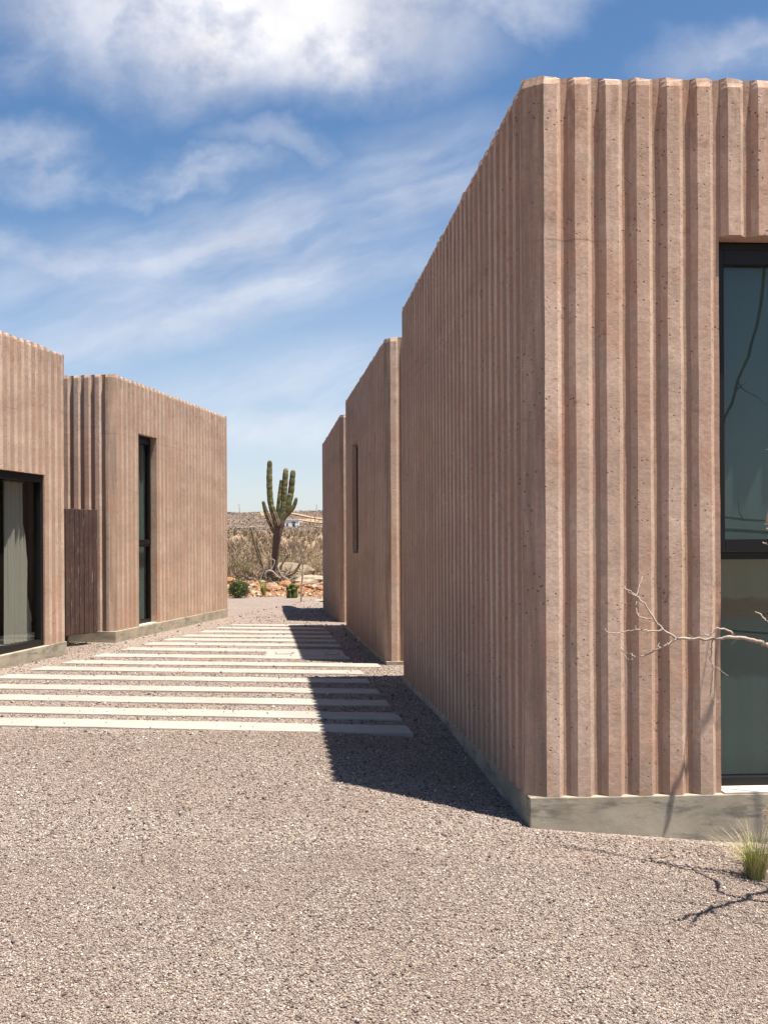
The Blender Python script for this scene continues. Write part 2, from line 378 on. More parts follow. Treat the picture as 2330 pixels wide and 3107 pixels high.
def desert_mat():
    m, t, b = new_mat('desert_earth'); p = t.pos(); x, y, z = t.sep(p)[:3]
    orange = t.mix(t.rng(t.noise(p, 2.2, 5, 0.65), 0.35, 0.65), (0.25, 0.115, 0.045), (0.31, 0.18, 0.095))
    orange = t.mix(t.m('MULTIPLY', t.rng(t.noise(p, 9, 4, 0.7), 0.5, 0.7), 0.5), orange, (0.28, 0.14, 0.075))
    scrub = t.mix(t.rng(t.noise(p, 0.6, 5, 0.7), 0.35, 0.65), (0.21, 0.155, 0.105), (0.30, 0.215, 0.14))
    hill = t.mix(t.rng(t.noise(p, 0.045, 7, 0.72), 0.38, 0.62), (0.115, 0.09, 0.075), (0.185, 0.135, 0.10))
    hill = t.mix(t.m('MULTIPLY', t.rng(t.noise(p, 0.16, 6, 0.75), 0.50, 0.62), 0.75), hill, (0.07, 0.062, 0.050))
    hill = t.mix(t.m('MULTIPLY', t.rng(t.noise(t.vm('MULTIPLY', p, (1, 0.5, 2)), 0.022, 4, 0.6), 0.56, 0.66), 0.7), hill, (0.42, 0.27, 0.16))
    c = t.mix(t.rng(y, 35.5, 38.5), orange, scrub); c = t.mix(t.rng(y, 130, 240), c, hill)
    t.L.new(c, b.inputs['Base Color']); b.inputs['Roughness'].default_value = 0.95; b.inputs['Specular IOR Level'].default_value = 0.1
    t.L.new(t.bump(t.noise(p, 5, 6, 0.7), 0.7, 0.12), b.inputs['Normal']); return m
M['desert'] = desert_mat()
M['sand'] = simple('pale_dirt_track', (0.34, 0.235, 0.145), 0.95, nscale=0.15, namp=0.35)

# ------------------------------------------------------------------ ribbed walls
PITCH, RD = 0.18, 0.038
PROF = [(0.000, -0.0015), (0.0014, 0.0), (0.0750, 0.0), (0.0765, -0.0015), (0.1065, -0.0355), (0.109, -RD), (0.1485, -RD), (0.151, -0.0355)]
def profile(L, phase):
    """list of (t, offset, rib index) between 0 and L"""
    out = []; k = math.floor(-phase / PITCH) - 1
    pts = []
    while k * PITCH + phase < L + PITCH:
        for (a, o) in PROF: pts.append((k * PITCH + phase + a, o, k))
        k += 1
    def at(x):
        for (a, b) in zip(pts, pts[1:]):
            if a[0] <= x <= b[0]:
                f = (x - a[0]) / max(1e-9, b[0] - a[0]); return a[1] + (b[1] - a[1]) * f, a[2]
        return 0.0, 0
    out = [(0.0,) + at(0.0)] + [p for p in pts if 0.004 < p[0] < L - 0.004] + [(L,) + at(L)]
    return out, at
def facade(acc, p0, p1, zb, zt, phase=0.0, openings=(), flat_in=0.0, flat_out=0.0, seed=0, nz=26):
    """ribbed face between plan points p0 and p1, the outside on the left-hand side of p0->p1 when acc['flip'] is False"""
    V, F, A = acc['v'], acc['f'], acc['a']
    p0 = Vector((p0[0], p0[1])); p1 = Vector((p1[0], p1[1])); d = p1 - p0; L = d.length; d = d / L
    n = Vector((d.y, -d.x))   # outward: right-hand side of the walking direction
    rnd = random.Random(seed)
    prof, at = profile(L, phase)
    prof = [(t_, (0.0 if (t_ < flat_in or t_ > L - flat_out) else o), k) for (t_, o, k) in prof]
    ts = {round(p[0], 5): p for p in prof}
    for (a, b, z0, z1, dep) in openings:
        for x in (a, b):
            if 0 < x < L:
                o, k = at(x); ts[round(x, 5)] = (x, o, k)
    pr = [ts[k] for k in sorted(ts)]
    tops = {}
    def top(k):
        if k not in tops: tops[k] = rnd.uniform(-0.008, 0.008)
        return tops[k]
    tone = {}
    zbf = lambda x: zb[0] + (zb[1] - zb[0]) * x / L
    ztf = lambda x: zt[0] + (zt[1] - zt[0]) * x / L
    def pt(x, o, z, k):
        # hand-made wobble of the cast edges, worn towards the top
        w = p0 + d * x
        zz = z
        zt_ = ztf(x)
        o2 = o
        if z > zt_ - 0.05 and o > -0.03:
            o2 = o - 0.014 * ((z - (zt_ - 0.05)) / 0.05) ** 1.5 - 0.012 * abs(noise.noise(Vector((w.x * 11, w.y * 11, z * 30))))
        if z >= zt_ - 1e-4: zz = z + top(k) + 0.014 * noise.noise(Vector((w.x * 14 + 3, w.y * 14, 1.7)))
        wob = 0.0022 * noise.noise(Vector((w.x * 2.3, w.y * 2.3, z * 3.0 + seed))) + 0.0018 * noise.noise(Vector((w.x * 21, w.y * 21, z * 13)))
        wt = 0.0030 * noise.noise(Vector((k * 3.7 + 11, seed, z * 2.6))) + 0.0015 * noise.noise(Vector((k * 5.1, 3 + w.x * 8, z * 15)))
        q = w + n * (o2 + wob) + d * wt
        return (q.x, q.y, zz)
    for a, b in zip(pr, pr[1:]):
        mid = (a[0] + b[0]) / 2
        spans = [(None, None)]
        for (oa, ob, z0, z1, dep) in openings:
            if oa - 1e-6 < mid < ob + 1e-6: spans = [(None, z0), (z1, None)]
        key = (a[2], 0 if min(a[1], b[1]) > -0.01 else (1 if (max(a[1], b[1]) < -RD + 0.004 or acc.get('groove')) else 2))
        if key not in tone: tone[key] = (rnd.random() * 0.7 + 0.35) if key[1] == 0 else (((-0.6 + 0.3 * rnd.random() if acc['groove'] > 0.9 else -0.14 + 0.10 * rnd.random()) if acc.get('groove') else -0.32) if key[1] == 1 else 0.60 + 0.3 * rnd.random())  # long right-hand faces and recess floors: shade put into tone; left houses: salmon grooves
        for (s0, s1) in spans:
            za0 = zbf(a[0]) if s0 is None else s0; zb0 = zbf(b[0]) if s0 is None else s0
            za1 = ztf(a[0]) if s1 is None else s1; zb1 = ztf(b[0]) if s1 is None else s1
            if za1 - za0 < 0.02: continue
            m = max(2, int(nz * (za1 - za0) / 4.0))
            fr = [i / m for i in range(m)] if s1 is None else [i / m for i in range(m + 1)]
            if s1 is None: fr = [i / m * (1 - 0.05 / (za1 - za0)) for i in range(m + 1)] + [1 - 0.02 / (za1 - za0), 1.0]
            base = len(V)
            for f in fr:
                V.append(pt(a[0], a[1], za0 + (za1 - za0) * f, a[2])); V.append(pt(b[0], b[1], zb0 + (zb1 - zb0) * f, b[2]))
            for i in range(len(fr) - 1):
                q = base + 2 * i; F.append((q, q + 1, q + 3, q + 2)); A.append(tone[key])
    # reveals
    for (oa, ob, z0, z1, dep) in openings:
        def q3(x, o, z): q = p0 + d * x + n * o; return (q.x, q.y, z)
        for x, sgn in ((oa, 1), (ob, -1)):
            o, k = at(x); i = len(V)
            V += [q3(x, o, z0), q3(x, -dep, z0), q3(x, -dep, z1), q3(x, o, z1)]
            F.append((i, i + 1, i + 2, i + 3) if sgn > 0 else (i, i + 3, i + 2, i + 1)); A.append(0.4)
        seg = [p for p in pr if oa - 1e-6 <= p[0] <= ob + 1e-6]
        for a, b in zip(seg, seg[1:]):
            i = len(V)
            V += [q3(a[0], a[1], z1), q3(b[0], b[1], z1), q3(b[0], -dep, z1), q3(a[0], -dep, z1)]
            F.append((i, i + 3, i + 2, i + 1)); A.append(0.3)
            if z0 > min(zb) + 0.05:
                i = len(V)
                V += [q3(a[0], a[1], z0), q3(b[0], b[1], z0), q3(b[0], -dep, z0), q3(a[0], -dep, z0)]
                F.append((i, i + 1, i + 2, i + 3)); A.append(0.3)
def flat_strip(acc, p0, p1, zb, zt, tonev=-1.0, nz=26, seed=0):
    V, F, A = acc['v'], acc['f'], acc['a']; base = len(V); n = 3
    p0 = Vector(p0); p1 = Vector(p1); d = (p1 - p0).normalized(); nn = Vector((d.y, -d.x))
    zs = [zb + (zt - 0.05 - zb) * i / nz for i in range(nz + 1)] + [zt - 0.02, zt]
    for z in zs:
        for j in range(n + 1):
            q = p0.lerp(p1, j / n); o = 0.002 * noise.noise(Vector((q.x * 8, q.y * 8, z * 3)))
            if z > zt - 0.05: o -= 0.012 * (z - zt + 0.05) / 0.05
            if j in (0, n): o -= 0.001
            q = q + nn * o; V.append((q.x, q.y, z + (0.008 * noise.noise(Vector((q.x * 14, q.y * 14, 2))) if z == zt else 0)))
    for i in range(len(zs) - 1):
        for j in range(n):
            q = base + i * (n + 1) + j; F.append((q, q + 1, q + n + 2, q + n + 1)); A.append(tonev)
def ngon_xy(pts, z, down=False):
    v = [(p[0], p[1], z) for p in pts]; return v
def offset_poly(pts, o):
    """inset (o<0) / outset (o>0) of a clockwise plan polygon"""
    n = len(pts); res = []
    for i in range(n):
        a = Vector(pts[i - 1]); b = Vector(pts[i]); c = Vector(pts[(i + 1) % n])
        d1 = (b - a).normalized(); d2 = (c - b).normalized()
        n1 = Vector((d1.y, -d1.x)); n2 = Vector((d2.y, -d2.x))
        bis = (n1 + n2); k = o / max(0.2, bis.dot(n1)); res.append(b + bis * k)
    return res
def prism(mb, pts, z0, z1):
    n = len(pts); b = len(mb.v)
    zz0 = z0 if hasattr(z0, '__len__') else [z0] * n; zz1 = z1 if hasattr(z1, '__len__') else [z1] * n
    for p, z in zip(pts, zz0): mb.v.append((p[0], p[1], z))
    for p, z in zip(pts, zz1): mb.v.append((p[0], p[1], z))
    for i in range(n):
        j = (i + 1) % n; mb.f.append((b + i, b + j, b + n + j, b + n + i))
    mb.f.append(tuple(b + i for i in reversed(range(n)))); mb.f.append(tuple(b + n + i for i in range(n)))
def V2(x, y): return Vector((x, y))

# ------------------------------------------------------------------ ground
def grid_mesh(name, xs, ys, f, mat, kind='structure'):
    X, Y = np.meshgrid(xs, ys); Z = f(X, Y)
    v = np.stack([X.ravel(), Y.ravel(), Z.ravel()], 1); nx = len(xs)
    i = (np.arange(len(ys) - 1)[:, None] * nx + np.arange(nx - 1)[None, :]).ravel()
    q = np.stack([i, i + 1, i + nx + 1, i + nx], 1)
    me = bpy.data.meshes.new(name); me.from_pydata(v.tolist(), [], q.tolist()); me.materials.append(mat)
    me.polygons.foreach_set('use_smooth', [True] * len(me.polygons))
    o = bpy.data.objects.new(name, me); COL.objects.link(o); tag(o, kind=kind); return o
xs = np.concatenate([np.linspace(-14, -6, 20)[:-1], np.linspace(-6, 6, 121), np.linspace(6, 14, 20)[1:]])
ys = np.concatenate([np.linspace(-10, 2, 30)[:-1], np.linspace(2, 18, 161), np.linspace(18, 31.4, 60)[1:]])
def court(x, y):
    e = 0.05 * np.sin(x * 1.9) + 0.04 * np.sin(x * 4.3 + 1)
    return gz(x, y) - 0.25 * sm(31.0 + e * 4, 31.4, y)
grid_mesh('gravel_court', xs, ys, court, M['gravel'])
def gspace(a, b, n, p=2.2): return [a + (b - a) * (i / n) ** p for i in range(n + 1)]
xs = sorted(set([-x for x in gspace(0, 2500, 70, 2.6)] + gspace(0, 2500, 70, 2.6)))
ys = sorted(set([-y for y in gspace(10, 2500, 14)] + list(np.linspace(-10, 28, 8)) + list(np.arange(28.5, 46, 0.4)) + [46 + y for y in gspace(0, 3000, 110, 2.4)]))
grid_mesh('desert_ground', np.array(xs), np.array(ys), tz, M['desert'])

# ------------------------------------------------------------------ buildings
def building(name, label, group, pts, zb, zt, edges, foot_pts=None, foot_top=None, ground_z=-0.5):
    """pts: counter-clockwise plan; edges: dict i -> options of the face from pts[i] to pts[i+1]"""
    c = pts[0]; root = empty(name, (float(c[0]), float(c[1]), 0)); tag(root, label, 'house', group)
    acc = {'v': [], 'f': [], 'a': []}; n = len(pts)
    for i in range(n):
        j = (i + 1) % n; e = edges.get(i, {})
        if e.get('flat'): flat_strip(acc, pts[i], pts[j], min(zb[i], zb[j]), zt[i], seed=i); continue
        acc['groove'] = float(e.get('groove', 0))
        facade(acc, pts[i], pts[j], (zb[i], zb[j]), (zt[i], zt[j]), e.get('phase', 0.0), e.get('open', ()), e.get('fi', 0), e.get('fo', 0), seed=i + len(name), nz=e.get('nz', 8))
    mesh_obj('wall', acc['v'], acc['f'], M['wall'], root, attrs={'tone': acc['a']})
    ip = offset_poly(pts, -RD - 0.004); mb = MB(); prism(mb, ip, [z - 0.20 for z in zt], [z - 0.022 for z in zt]); mb.build('roof', M['roof'], root)
    fp = foot_pts or pts; ft = foot_top or zb; fo = offset_poly(fp, 0.004); mb = MB()
    prism(mb, fo, ground_z, [z + 0.002 for z in ft]); f = mb.build('footing', M['foot'], root)
    bv = f.modifiers.new('bevel', 'BEVEL'); bv.width = 0.006; bv.segments = 2
    return root
class Plane:
    def __init__(s, p0, p1): s.p0 = Vector(p0); s.d = (Vector(p1) - s.p0).normalized(); s.n = Vector((s.d.y, -s.d.x))
    def __call__(s, t_, o, z): q = s.p0 + s.d * t_ + s.n * o; return Vector((q.x, q.y, z))
    def box(s, mb, t0, t1, o0, o1, z0, z1):
        a = s(t0, o0, z0); mb.box(a, s(t1, o0, z0) - a, s(t0, o1, z0) - a, s(t0, o0, z1) - a)
def pane(pl, t0, t1, o, z0, z1, parent, g):
    mb = MB(); mb.quad(pl(t0, o, z0), pl(t1, o, z0), pl(t1, o, z1), pl(t0, o, z1)); return mb.build('glass_pane', g, parent)
def sash(pl, mb, t0, t1, o0, o1, z0, z1, w, wt=None, wb=None):
    wt = wt or w; wb = wb or w
    pl.box(mb, t0, t0 + w, o1, o0, z0, z1); pl.box(mb, t1 - w, t1, o1, o0, z0, z1)
    pl.box(mb, t0 + w, t1 - w, o1, o0, z1 - wt, z1); pl.box(mb, t0 + w, t1 - w, o1, o0, z0, z0 + wb)
def bevel(o, w=0.003):
    m = o.modifiers.new('bevel', 'BEVEL'); m.width = w; m.segments = 2; m.limit_method = 'ANGLE'
def room(pl, t0, t1, o0, o1, z0, z1, root, mat=None):
    mb = MB(); c = [(t0, o0), (t1, o0), (t1, o1), (t0, o1)]
    for i in (1, 2, 3):
        a, b = c[i], c[(i + 1) % 4]; mb.quad(pl(a[0], a[1], z0), pl(b[0], b[1], z0), pl(b[0], b[1], z1), pl(a[0], a[1], z1))
    mb.quad(*[pl(a[0], a[1], z0) for a in c]); mb.quad(*[pl(a[0], a[1], z1) for a in reversed(c)])
    return mb.build('interior', mat or M['room'], root)
def curtain(pl, t0, t1, o, z0, z1, label, group=None, amp=0.018, wl=0.075, flare=0.0, seed=0):
    mb = MB(); n = int((t1 - t0) / wl * 8); nz = 24
    p0 = pl((t0 + t1) / 2, o, z0)
    for j in range(nz + 1):
        z = z0 + (z1 - z0) * j / nz; k = 1 - j / nz
        for i in range(n + 1):
            s_ = i / n; tt = t0 + (t1 - t0) * s_ + flare * (k ** 1.6) * s_
            ph = tt / wl * 2 * math.pi + 1.2 * noise.noise(Vector((tt * 3, seed, z * 0.5)))
            mb.v.append(pl(tt, o + amp * math.sin(ph) + 0.35 * amp * math.sin(2.3 * ph + z), z))
    for j in range(nz):
        for i in range(n):
            q = j * (n + 1) + i; mb.f.append((q, q + 1, q + n + 2, q + n + 1))
    ro = empty('curtain', p0); tag(ro, label, 'curtain', group)
    mb.build('cloth', M['curtain'], ro, True)
    m2 = MB(); pl.box(m2, t0 - 0.03, t1 + 0.03, o - 0.012, o + 0.012, z1, z1 + 0.02); m2.build('rail', M['track'], ro)
    return ro
def window(root, pl, t0, t1, z0, z1, dep, split=None, glass=None, wl=0.035, sw=0.035, frame_w=0.05, top=0.055):
    """black aluminium window whose outer frame stands at depth dep behind the ribs"""
    mb = MB(); sash(pl, mb, t0 + 0.002, t1 - 0.002, -dep, -dep - 0.07, z0 + 0.004, z1 - 0.003, wl, top, 0.055)
    fr = mb.build('window_frame', M['frame'], root); bevel(fr)
    g = glass or M['glass']
    if split:
        zs0, zs1 = split           # transom between
        mb = MB(); pl.box(mb, t0 + wl, t1 - wl, -dep - 0.07, -dep - 0.004, zs0, zs0 + 0.045); m_ = mb.build('transom', M['frame'], fr); bevel(m_)
        mb = MB(); sash(pl, mb, t0 + 0.012, t1 - 0.012, -dep + 0.012, -dep - 0.05, zs0 + 0.047, z1 - 0.05, 0.06, 0.085, 0.075); m_ = mb.build('opening_sash', M['frame'], fr); bevel(m_)
        pane(pl, t0 + 0.06, t1 - 0.06, -dep - 0.03, zs1 - 0.005, z1 - 0.13, fr, g)
        pane(pl, t0 + wl - 0.012, t1 - wl + 0.012, -dep - 0.044, z0 + 0.05, zs0 + 0.005, fr, g)
    else:
        pane(pl, t0 + wl - 0.01, t1 - wl + 0.01, -dep - 0.04, z0 + 0.05, z1 - top + 0.01, fr, g)
    return fr
def sill(root, pl, t0, t1, dep, z):
    mb = MB(); pl.box(mb, t0 + 0.001, t1 - 0.001, -dep - 0.02, -0.001, z, z + 0.012); s_ = mb.build('sill', M['sill'], root); bevel(s_, 0.003); return s_

ZT = 4.318
# --- near right house
A = V2(1.104, 5.96); B = V2(1.22, 5.89); BL = V2(0.800, 11.72); FR = V2(6.4, 6.161); BR = V2(6.7, 12.0)
L_left = (A - BL).length
r1 = building('ribbed_concrete_house', 'largest and nearest pink ribbed concrete house on the right, with the tall teal window', 'ribbed pink concrete houses',
    [BL, A, B, FR, BR], [0.09, 0.165, 0.165, 0.165, 0.12], [ZT] * 5,
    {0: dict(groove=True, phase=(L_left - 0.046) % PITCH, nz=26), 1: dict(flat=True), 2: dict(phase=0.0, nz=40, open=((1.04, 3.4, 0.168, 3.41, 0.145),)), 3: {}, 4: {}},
    foot_pts=[V2(0.795, 11.72), V2(1.126, 5.886), FR, BR], foot_top=[0.09, 0.165, 0.165, 0.12])
pl = Plane(B, FR); pl1 = pl
window(r1, pl, 1.04, 3.4, 0.172, 3.41, 0.145, split=(1.525, 1.645), wl=0.035)
sill(r1, pl, 1.04, 3.4, 0.145, 0.1672)
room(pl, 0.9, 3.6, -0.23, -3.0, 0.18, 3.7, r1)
curtain(pl, 1.06, 3.38, -0.262, 0.22, 3.38, 'pale curtain behind the tall teal window of the nearest right house', amp=0.0014, wl=0.16, seed=3)
# --- middle right house
A = V2(0.688, 13.66); B = V2(0.768, 13.55); BL = V2(0.252, 19.5); FR = V2(5.2, 13.79); BR = V2(5.6, 19.8); L_left = (A - BL).length
r2 = building('ribbed_concrete_house', 'middle ribbed house on the right with a narrow vertical slit window', 'ribbed pink concrete houses',
    [BL, A, B, FR, BR], [0.03, 0.055, 0.055, 0.055, 0.02], [ZT + 0.02] * 5,
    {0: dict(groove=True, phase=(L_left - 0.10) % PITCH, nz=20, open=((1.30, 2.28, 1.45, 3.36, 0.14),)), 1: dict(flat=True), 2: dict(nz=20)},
    foot_pts=[BL, V2(0.70, 13.545), FR, BR], foot_top=[0.03, 0.057, 0.055, 0.02])
pl = Plane(BL, A); window(r2, pl, 1.30, 2.28, 1.452, 3.36, 0.075, glass=M['glass_clear']); room(pl, 1.1, 2.5, -0.24, -2.2, 1.3, 3.5, r2)
# --- far right house
A = V2(0.141, 21.02); B = V2(0.225, 20.93); BL = V2(-0.258, 25.9); FR = V2(4.2, 21.2); BR = V2(4.6, 26.2); L_left = (A - BL).length
r3 = building('ribbed_concrete_house', 'farthest and smallest ribbed house on the right, beside the cactus view', 'ribbed pink concrete houses',
    [BL, A, B, FR, BR], [-0.11, -0.02, -0.02, -0.02, -0.11], [4.13, 4.24, 4.24, 4.24, 4.13],
    {0: dict(groove=True, phase=(L_left - 0.07) % PITCH, nz=16), 1: dict(flat=True)}, foot_pts=[BL, V2(0.16, 20.925), FR, BR], foot_top=[-0.11, -0.018, -0.02, -0.11])
# --- near left house
P0 = V2(-5.105, 8.5); P1 = V2(-3.787, 14.49); pdir = (P1 - P0).normalized(); perp = V2(-pdir.y, pdir.x)
P2 = P1 + perp * 5.0; P3 = P0 + perp * 5.0; LL = (P1 - P0).length
l1 = building('ribbed_concrete_house', 'ribbed house cut by the left edge, with the wide black sliding glass door', 'ribbed pink concrete houses',
    [P0, P1, P2, P3], [0.205, 0.25, 0.25, 0.205], [ZT] * 4,
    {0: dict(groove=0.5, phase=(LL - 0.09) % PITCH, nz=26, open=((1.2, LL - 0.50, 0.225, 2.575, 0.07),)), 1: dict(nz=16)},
    foot_pts=[P0, P1 + pdir * 0.045, P2 + pdir * 0.045, P3], foot_top=[0.205, 0.25, 0.25, 0.205])
pl = Plane(P0, P1); W0, W1 = 1.2, LL - 0.50
mb = MB(); sash(pl, mb, W0, W1 - 0.002, -0.06, -0.16, 0.232, 2.572, 0.075, 0.10, 0.10); fr = mb.build('door_frame', M['frame'], l1); bevel(fr)
mb = MB(); pl.box(mb, W1 - 2.3, W1 - 2.22, -0.16, -0.07, 0.333, 2.47); m_ = mb.build('mullion', M['frame'], fr); bevel(m_)
pane(pl, W1 - 2.225, W1 - 0.07, -0.11, 0.325, 2.48, fr, M['glass_clear'])
pane(pl, W0 + 0.07, W1 - 2.295, -0.11, 0.325, 2.48, fr, M['glass_clear'])
sill(l1, pl, W0, W1, 0.05, 0.2205)
M['floor'] = simple('interior_floor', (0.36, 0.33, 0.28), 0.6, nscale=2)
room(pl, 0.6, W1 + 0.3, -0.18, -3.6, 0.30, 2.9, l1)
mb = MB(); mb.quad(pl(0.62, -0.19, 0.31), pl(W1 + 0.28, -0.19, 0.31), pl(W1 + 0.28, -3.5, 0.31), pl(0.62, -3.5, 0.31)); mb.build('interior_floor', M['floor'], l1)
curtain(pl, W1 - 0.62, W1 - 0.16, -0.28, 0.32, 2.46, 'pale curtain gathered behind the sliding glass door of the near left house', amp=0.035, wl=0.11, flare=0.22, seed=5)
curtain(pl, W1 - 3.2, W1 - 2.7, -0.33, 0.32, 2.46, 'second pale curtain farther left behind the sliding glass door', amp=0.035, wl=0.11, seed=9)
# --- far left house
Q0 = V2(-3.538, 16.2); Q1 = V2(-3.424, 16.26); Q2 = V2(-2.239, 21.77); qd = (Q2 - Q1).normalized(); qp = V2(-qd.y, qd.x)
QS = Q0 + qp * 5.0; QB = Q2 + qp * 5.1
l2 = building('ribbed_concrete_house', 'ribbed house on the left with a full-height narrow window, beyond the brown gate', 'ribbed pink concrete houses',
    [QS, Q0, Q1, Q2, QB], [0.245, 0.245, 0.245, 0.235, 0.235], [ZT] * 5,
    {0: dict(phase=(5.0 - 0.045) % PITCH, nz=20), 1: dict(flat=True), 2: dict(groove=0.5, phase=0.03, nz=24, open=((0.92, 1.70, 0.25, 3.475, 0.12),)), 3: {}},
    foot_pts=[QS, V2(-3.425, 16.165), Q2, QB], foot_top=[0.245, 0.245, 0.235, 0.235])
pl = Plane(Q1, Q2); window(l2, pl, 0.92, 1.70, 0.262, 3.475, 0.12, split=(1.575, 1.695), wl=0.03); sill(l2, pl, 0.92, 1.70, 0.12, 0.2465)
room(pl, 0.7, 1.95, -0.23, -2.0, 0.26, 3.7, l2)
curtain(pl, 0.94, 1.68, -0.235, 0.3, 3.44, 'pale curtain behind the narrow full-height window of the far left house', amp=0.008, wl=0.09, seed=8)

# ------------------------------------------------------------------ brown board gate between the left houses
G0 = V2(-4.42, 14.72); G1 = V2(-3.668, 16.02); gp = Plane(G0, G1); GL = (G1 - G0).length
gate = empty('board_gate', (G0.x, G0.y, 0.2)); tag(gate, 'dark brown weathered vertical board gate between the two left houses', 'gate')
nb = 15; bw = GL / nb; rg = random.Random(4)
for i in range(nb):
    mb = MB(); gp.box(mb, i * bw + 0.004, (i + 1) * bw - 0.004, -0.03 + rg.uniform(-0.003, 0.003), 0.0 + rg.uniform(-0.006, 0.006), 0.245 + rg.uniform(-.004, .004), 2.165 + rg.uniform(-0.004, 0.004))
    b_ = mb.build('board', M['rust'], gate); bevel(b_, 0.006)
mb = MB(); gp.box(mb, 0.0, GL, -1.1, -0.04, 2.09, 2.12); mb.build('cover', M['rust'], gate)  # unseen top added to keep light out of the gap below the boards
mb = MB(); gp.box(mb, 0.0, GL + 0.5, -1.14, -1.10, 0.0, 2.12); mb.build('back_light_blocker', M['rust'], gate)  # unseen panel added behind the gate to block light, not a gate part
mb = MB(); gp.box(mb, 0.02, GL - 0.02, -0.07, -0.032, 0.42, 0.50); mb.build('rail', M['rust'], gate)
mb = MB(); gp.box(mb, 0.02, GL - 0.02, -0.07, -0.032, 1.86, 1.94); mb.build('rail', M['rust'], gate)

# ------------------------------------------------------------------ concrete strips of the path
right = [(1255, 2237.5), (1222.6, 2187.3), (1185.7, 2142.6), (1153.6, 2105), (1124.6, 2072), (1105, 2046), (1110, 2021.5), (1064, 2000.8), (1043, 1981),
         (1034.5, 1963), (1022.7, 1947.5), (1011, 1935), (1000.8, 1922.4), (990, 1909.5), (983, 1899.5)]
ORD = ['nearest', 'second', 'third', 'fourth', 'fifth', 'sixth', 'seventh', 'eighth', 'ninth', 'tenth', 'eleventh', 'twelfth', 'thirteenth', 'fourteenth', 'farthest']
PAV = []
def slab(name, c4, th, mat, label, group=None, cat='paving slab', seed=0):
    """c4: four top corners, slightly uneven cast slab"""
    rnd = random.Random(seed); bm = bmesh.new()
    n = 60; m = 2; rows = []
    for j in range(m + 1):
        row = []
        for i in range(n + 1):
            a = c4[0].lerp(c4[1], i / n); b = c4[3].lerp(c4[2], i / n); p = a.lerp(b, j / m)
            w = 0.009 * noise.noise(Vector((p.x * 2.2, p.y * 2.2 + j * 7, seed))) + 0.006 * noise.noise(Vector((p.x * 12, p.y * 12, seed)))
            e = (b - a).normalized() * (w * (2 * j / m - 1)); row.append(bm.verts.new(p + e + Vector((0, 0, 0.003 * noise.noise(p * 1.7)))))
        rows.append(row)
    for j in range(m):
        for i in range(n): bm.faces.new((rows[j][i], rows[j][i + 1], rows[j + 1][i + 1], rows[j + 1][i]))
    r = bmesh.ops.extrude_face_region(bm, geom=list(bm.faces))
    vs = [g for g in r['geom'] if isinstance(g, bmesh.types.BMVert)]
    for v_ in vs: v_.co.z -= th
    bmesh.ops.recalc_face_normals(bm, faces=list(bm.faces))
    base = c4[0]
    for v_ in bm.verts: v_.co -= base
    me = bpy.data.meshes.new(name); bm.to_mesh(me); bm.free(); me.materials.append(mat)
    o = bpy.data.objects.new(name, me); COL.objects.link(o); o.location = base
    tag(o, label, cat, group); bv = o.modifiers.new('bevel', 'BEVEL'); bv.width = 0.006; bv.segments = 2; bv.limit_method = 'ANGLE'
    return o
fronts = []
for k, (px, py) in enumerate(right):
    a = hit(px, py, gz, dz=0.014); fronts.append(a)
SL = -0.147
for k, a in enumerate(fronts):
    xl = (-3.83 + 0.249 * (a.y + 0.55 - 13.37)) if k >= 1 else -4.3
    if k == 6: a = Vector((0.62, a.y - 0.07, a.z))
    b = Vector((xl, a.y + SL * (xl - a.x), 0)); d = Vector((b.y - a.y, -(b.x - a.x), 0)).normalized(); d = Vector((0.035, 1, 0))
    wdt = 0.385 if k < 13 else 0.33
    a2 = a + Vector((-0.03, wdt, 0)); b2 = b + Vector((0.08, wdt, 0))
    zz = lambda p: float(gz(p.x, p.y)) * 0.9 + 0.004
    zc = [float(gz(min(max(p.x, -2.6), 0.1), p.y)) + 0.014 for p in (b, a, a2, b2)]
    c4 = [Vector((p.x, p.y, z)) for p, z in zip((b, a, a2, b2), zc)]
    PAV.append([(p.x, p.y) for p in c4])
    lab = ('%s pale concrete strip of the path counted from the camera' % ORD[k]) if k not in (0, 14) else ('nearest pale concrete strip of the path, right-hand end in shade' if k == 0 else 'farthest short pale concrete strip at the back of the path')
    slab('paving_strip', c4, 0.07, M['paver'], lab, 'concrete strips of the path', seed=k)
# wide slab with service covers between the eighth and ninth strips
f7, f8 = fronts[7], fronts[8]
xa, xb = -0.98, f8.x - 0.02
ya = lambda x: f7.y + SL * (x - f7.x) + 0.392
yb = lambda x: f8.y + SL * (x - f8.x) - 0.006
c4 = [Vector((x, y, float(gz(min(x, 0.1), y)) + 0.013)) for x, y in ((xa, ya(xa)), (xb + 0.05, ya(xb + 0.05)), (xb + 0.01, yb(xb + 0.01)), (xa, yb(xa)))]
PAV.append([(p.x, p.y) for p in c4])
slab('infill_slab', c4, 0.06, M['paver'], 'pale infill slab joining two strips near the middle right house', seed=31)
for (cx_, wid, lab) in ((-0.72, 0.26, 'small square access cover in the infill slab, left one in sun'), (-0.02, 0.20, 'dark metal access cover in the infill slab, right one in shade')):
    cy_ = (ya(cx_) + yb(cx_)) / 2; z0 = float(gz(cx_, cy_)) + 0.016
    e = empty('access_cover', (cx_, cy_, z0)); tag(e, lab, 'access cover')
    mb = MB(); mb.box((cx_ - wid / 2, cy_ - 0.13, z0 - 0.004), (wid, 0, 0), (0, 0.26, 0), (0, 0, 0.006)); mb.build('rim', simple('rim_metal', (0.10, 0.085, 0.07), 0.6), e)
    mb = MB(); mb.box((cx_ - wid / 2 + 0.018, cy_ - 0.112, z0 + 0.0022), (wid - 0.036, 0, 0), (0, 0.224, 0), (0, 0, 0.002)); mb.build('lid', M['paver'], e)
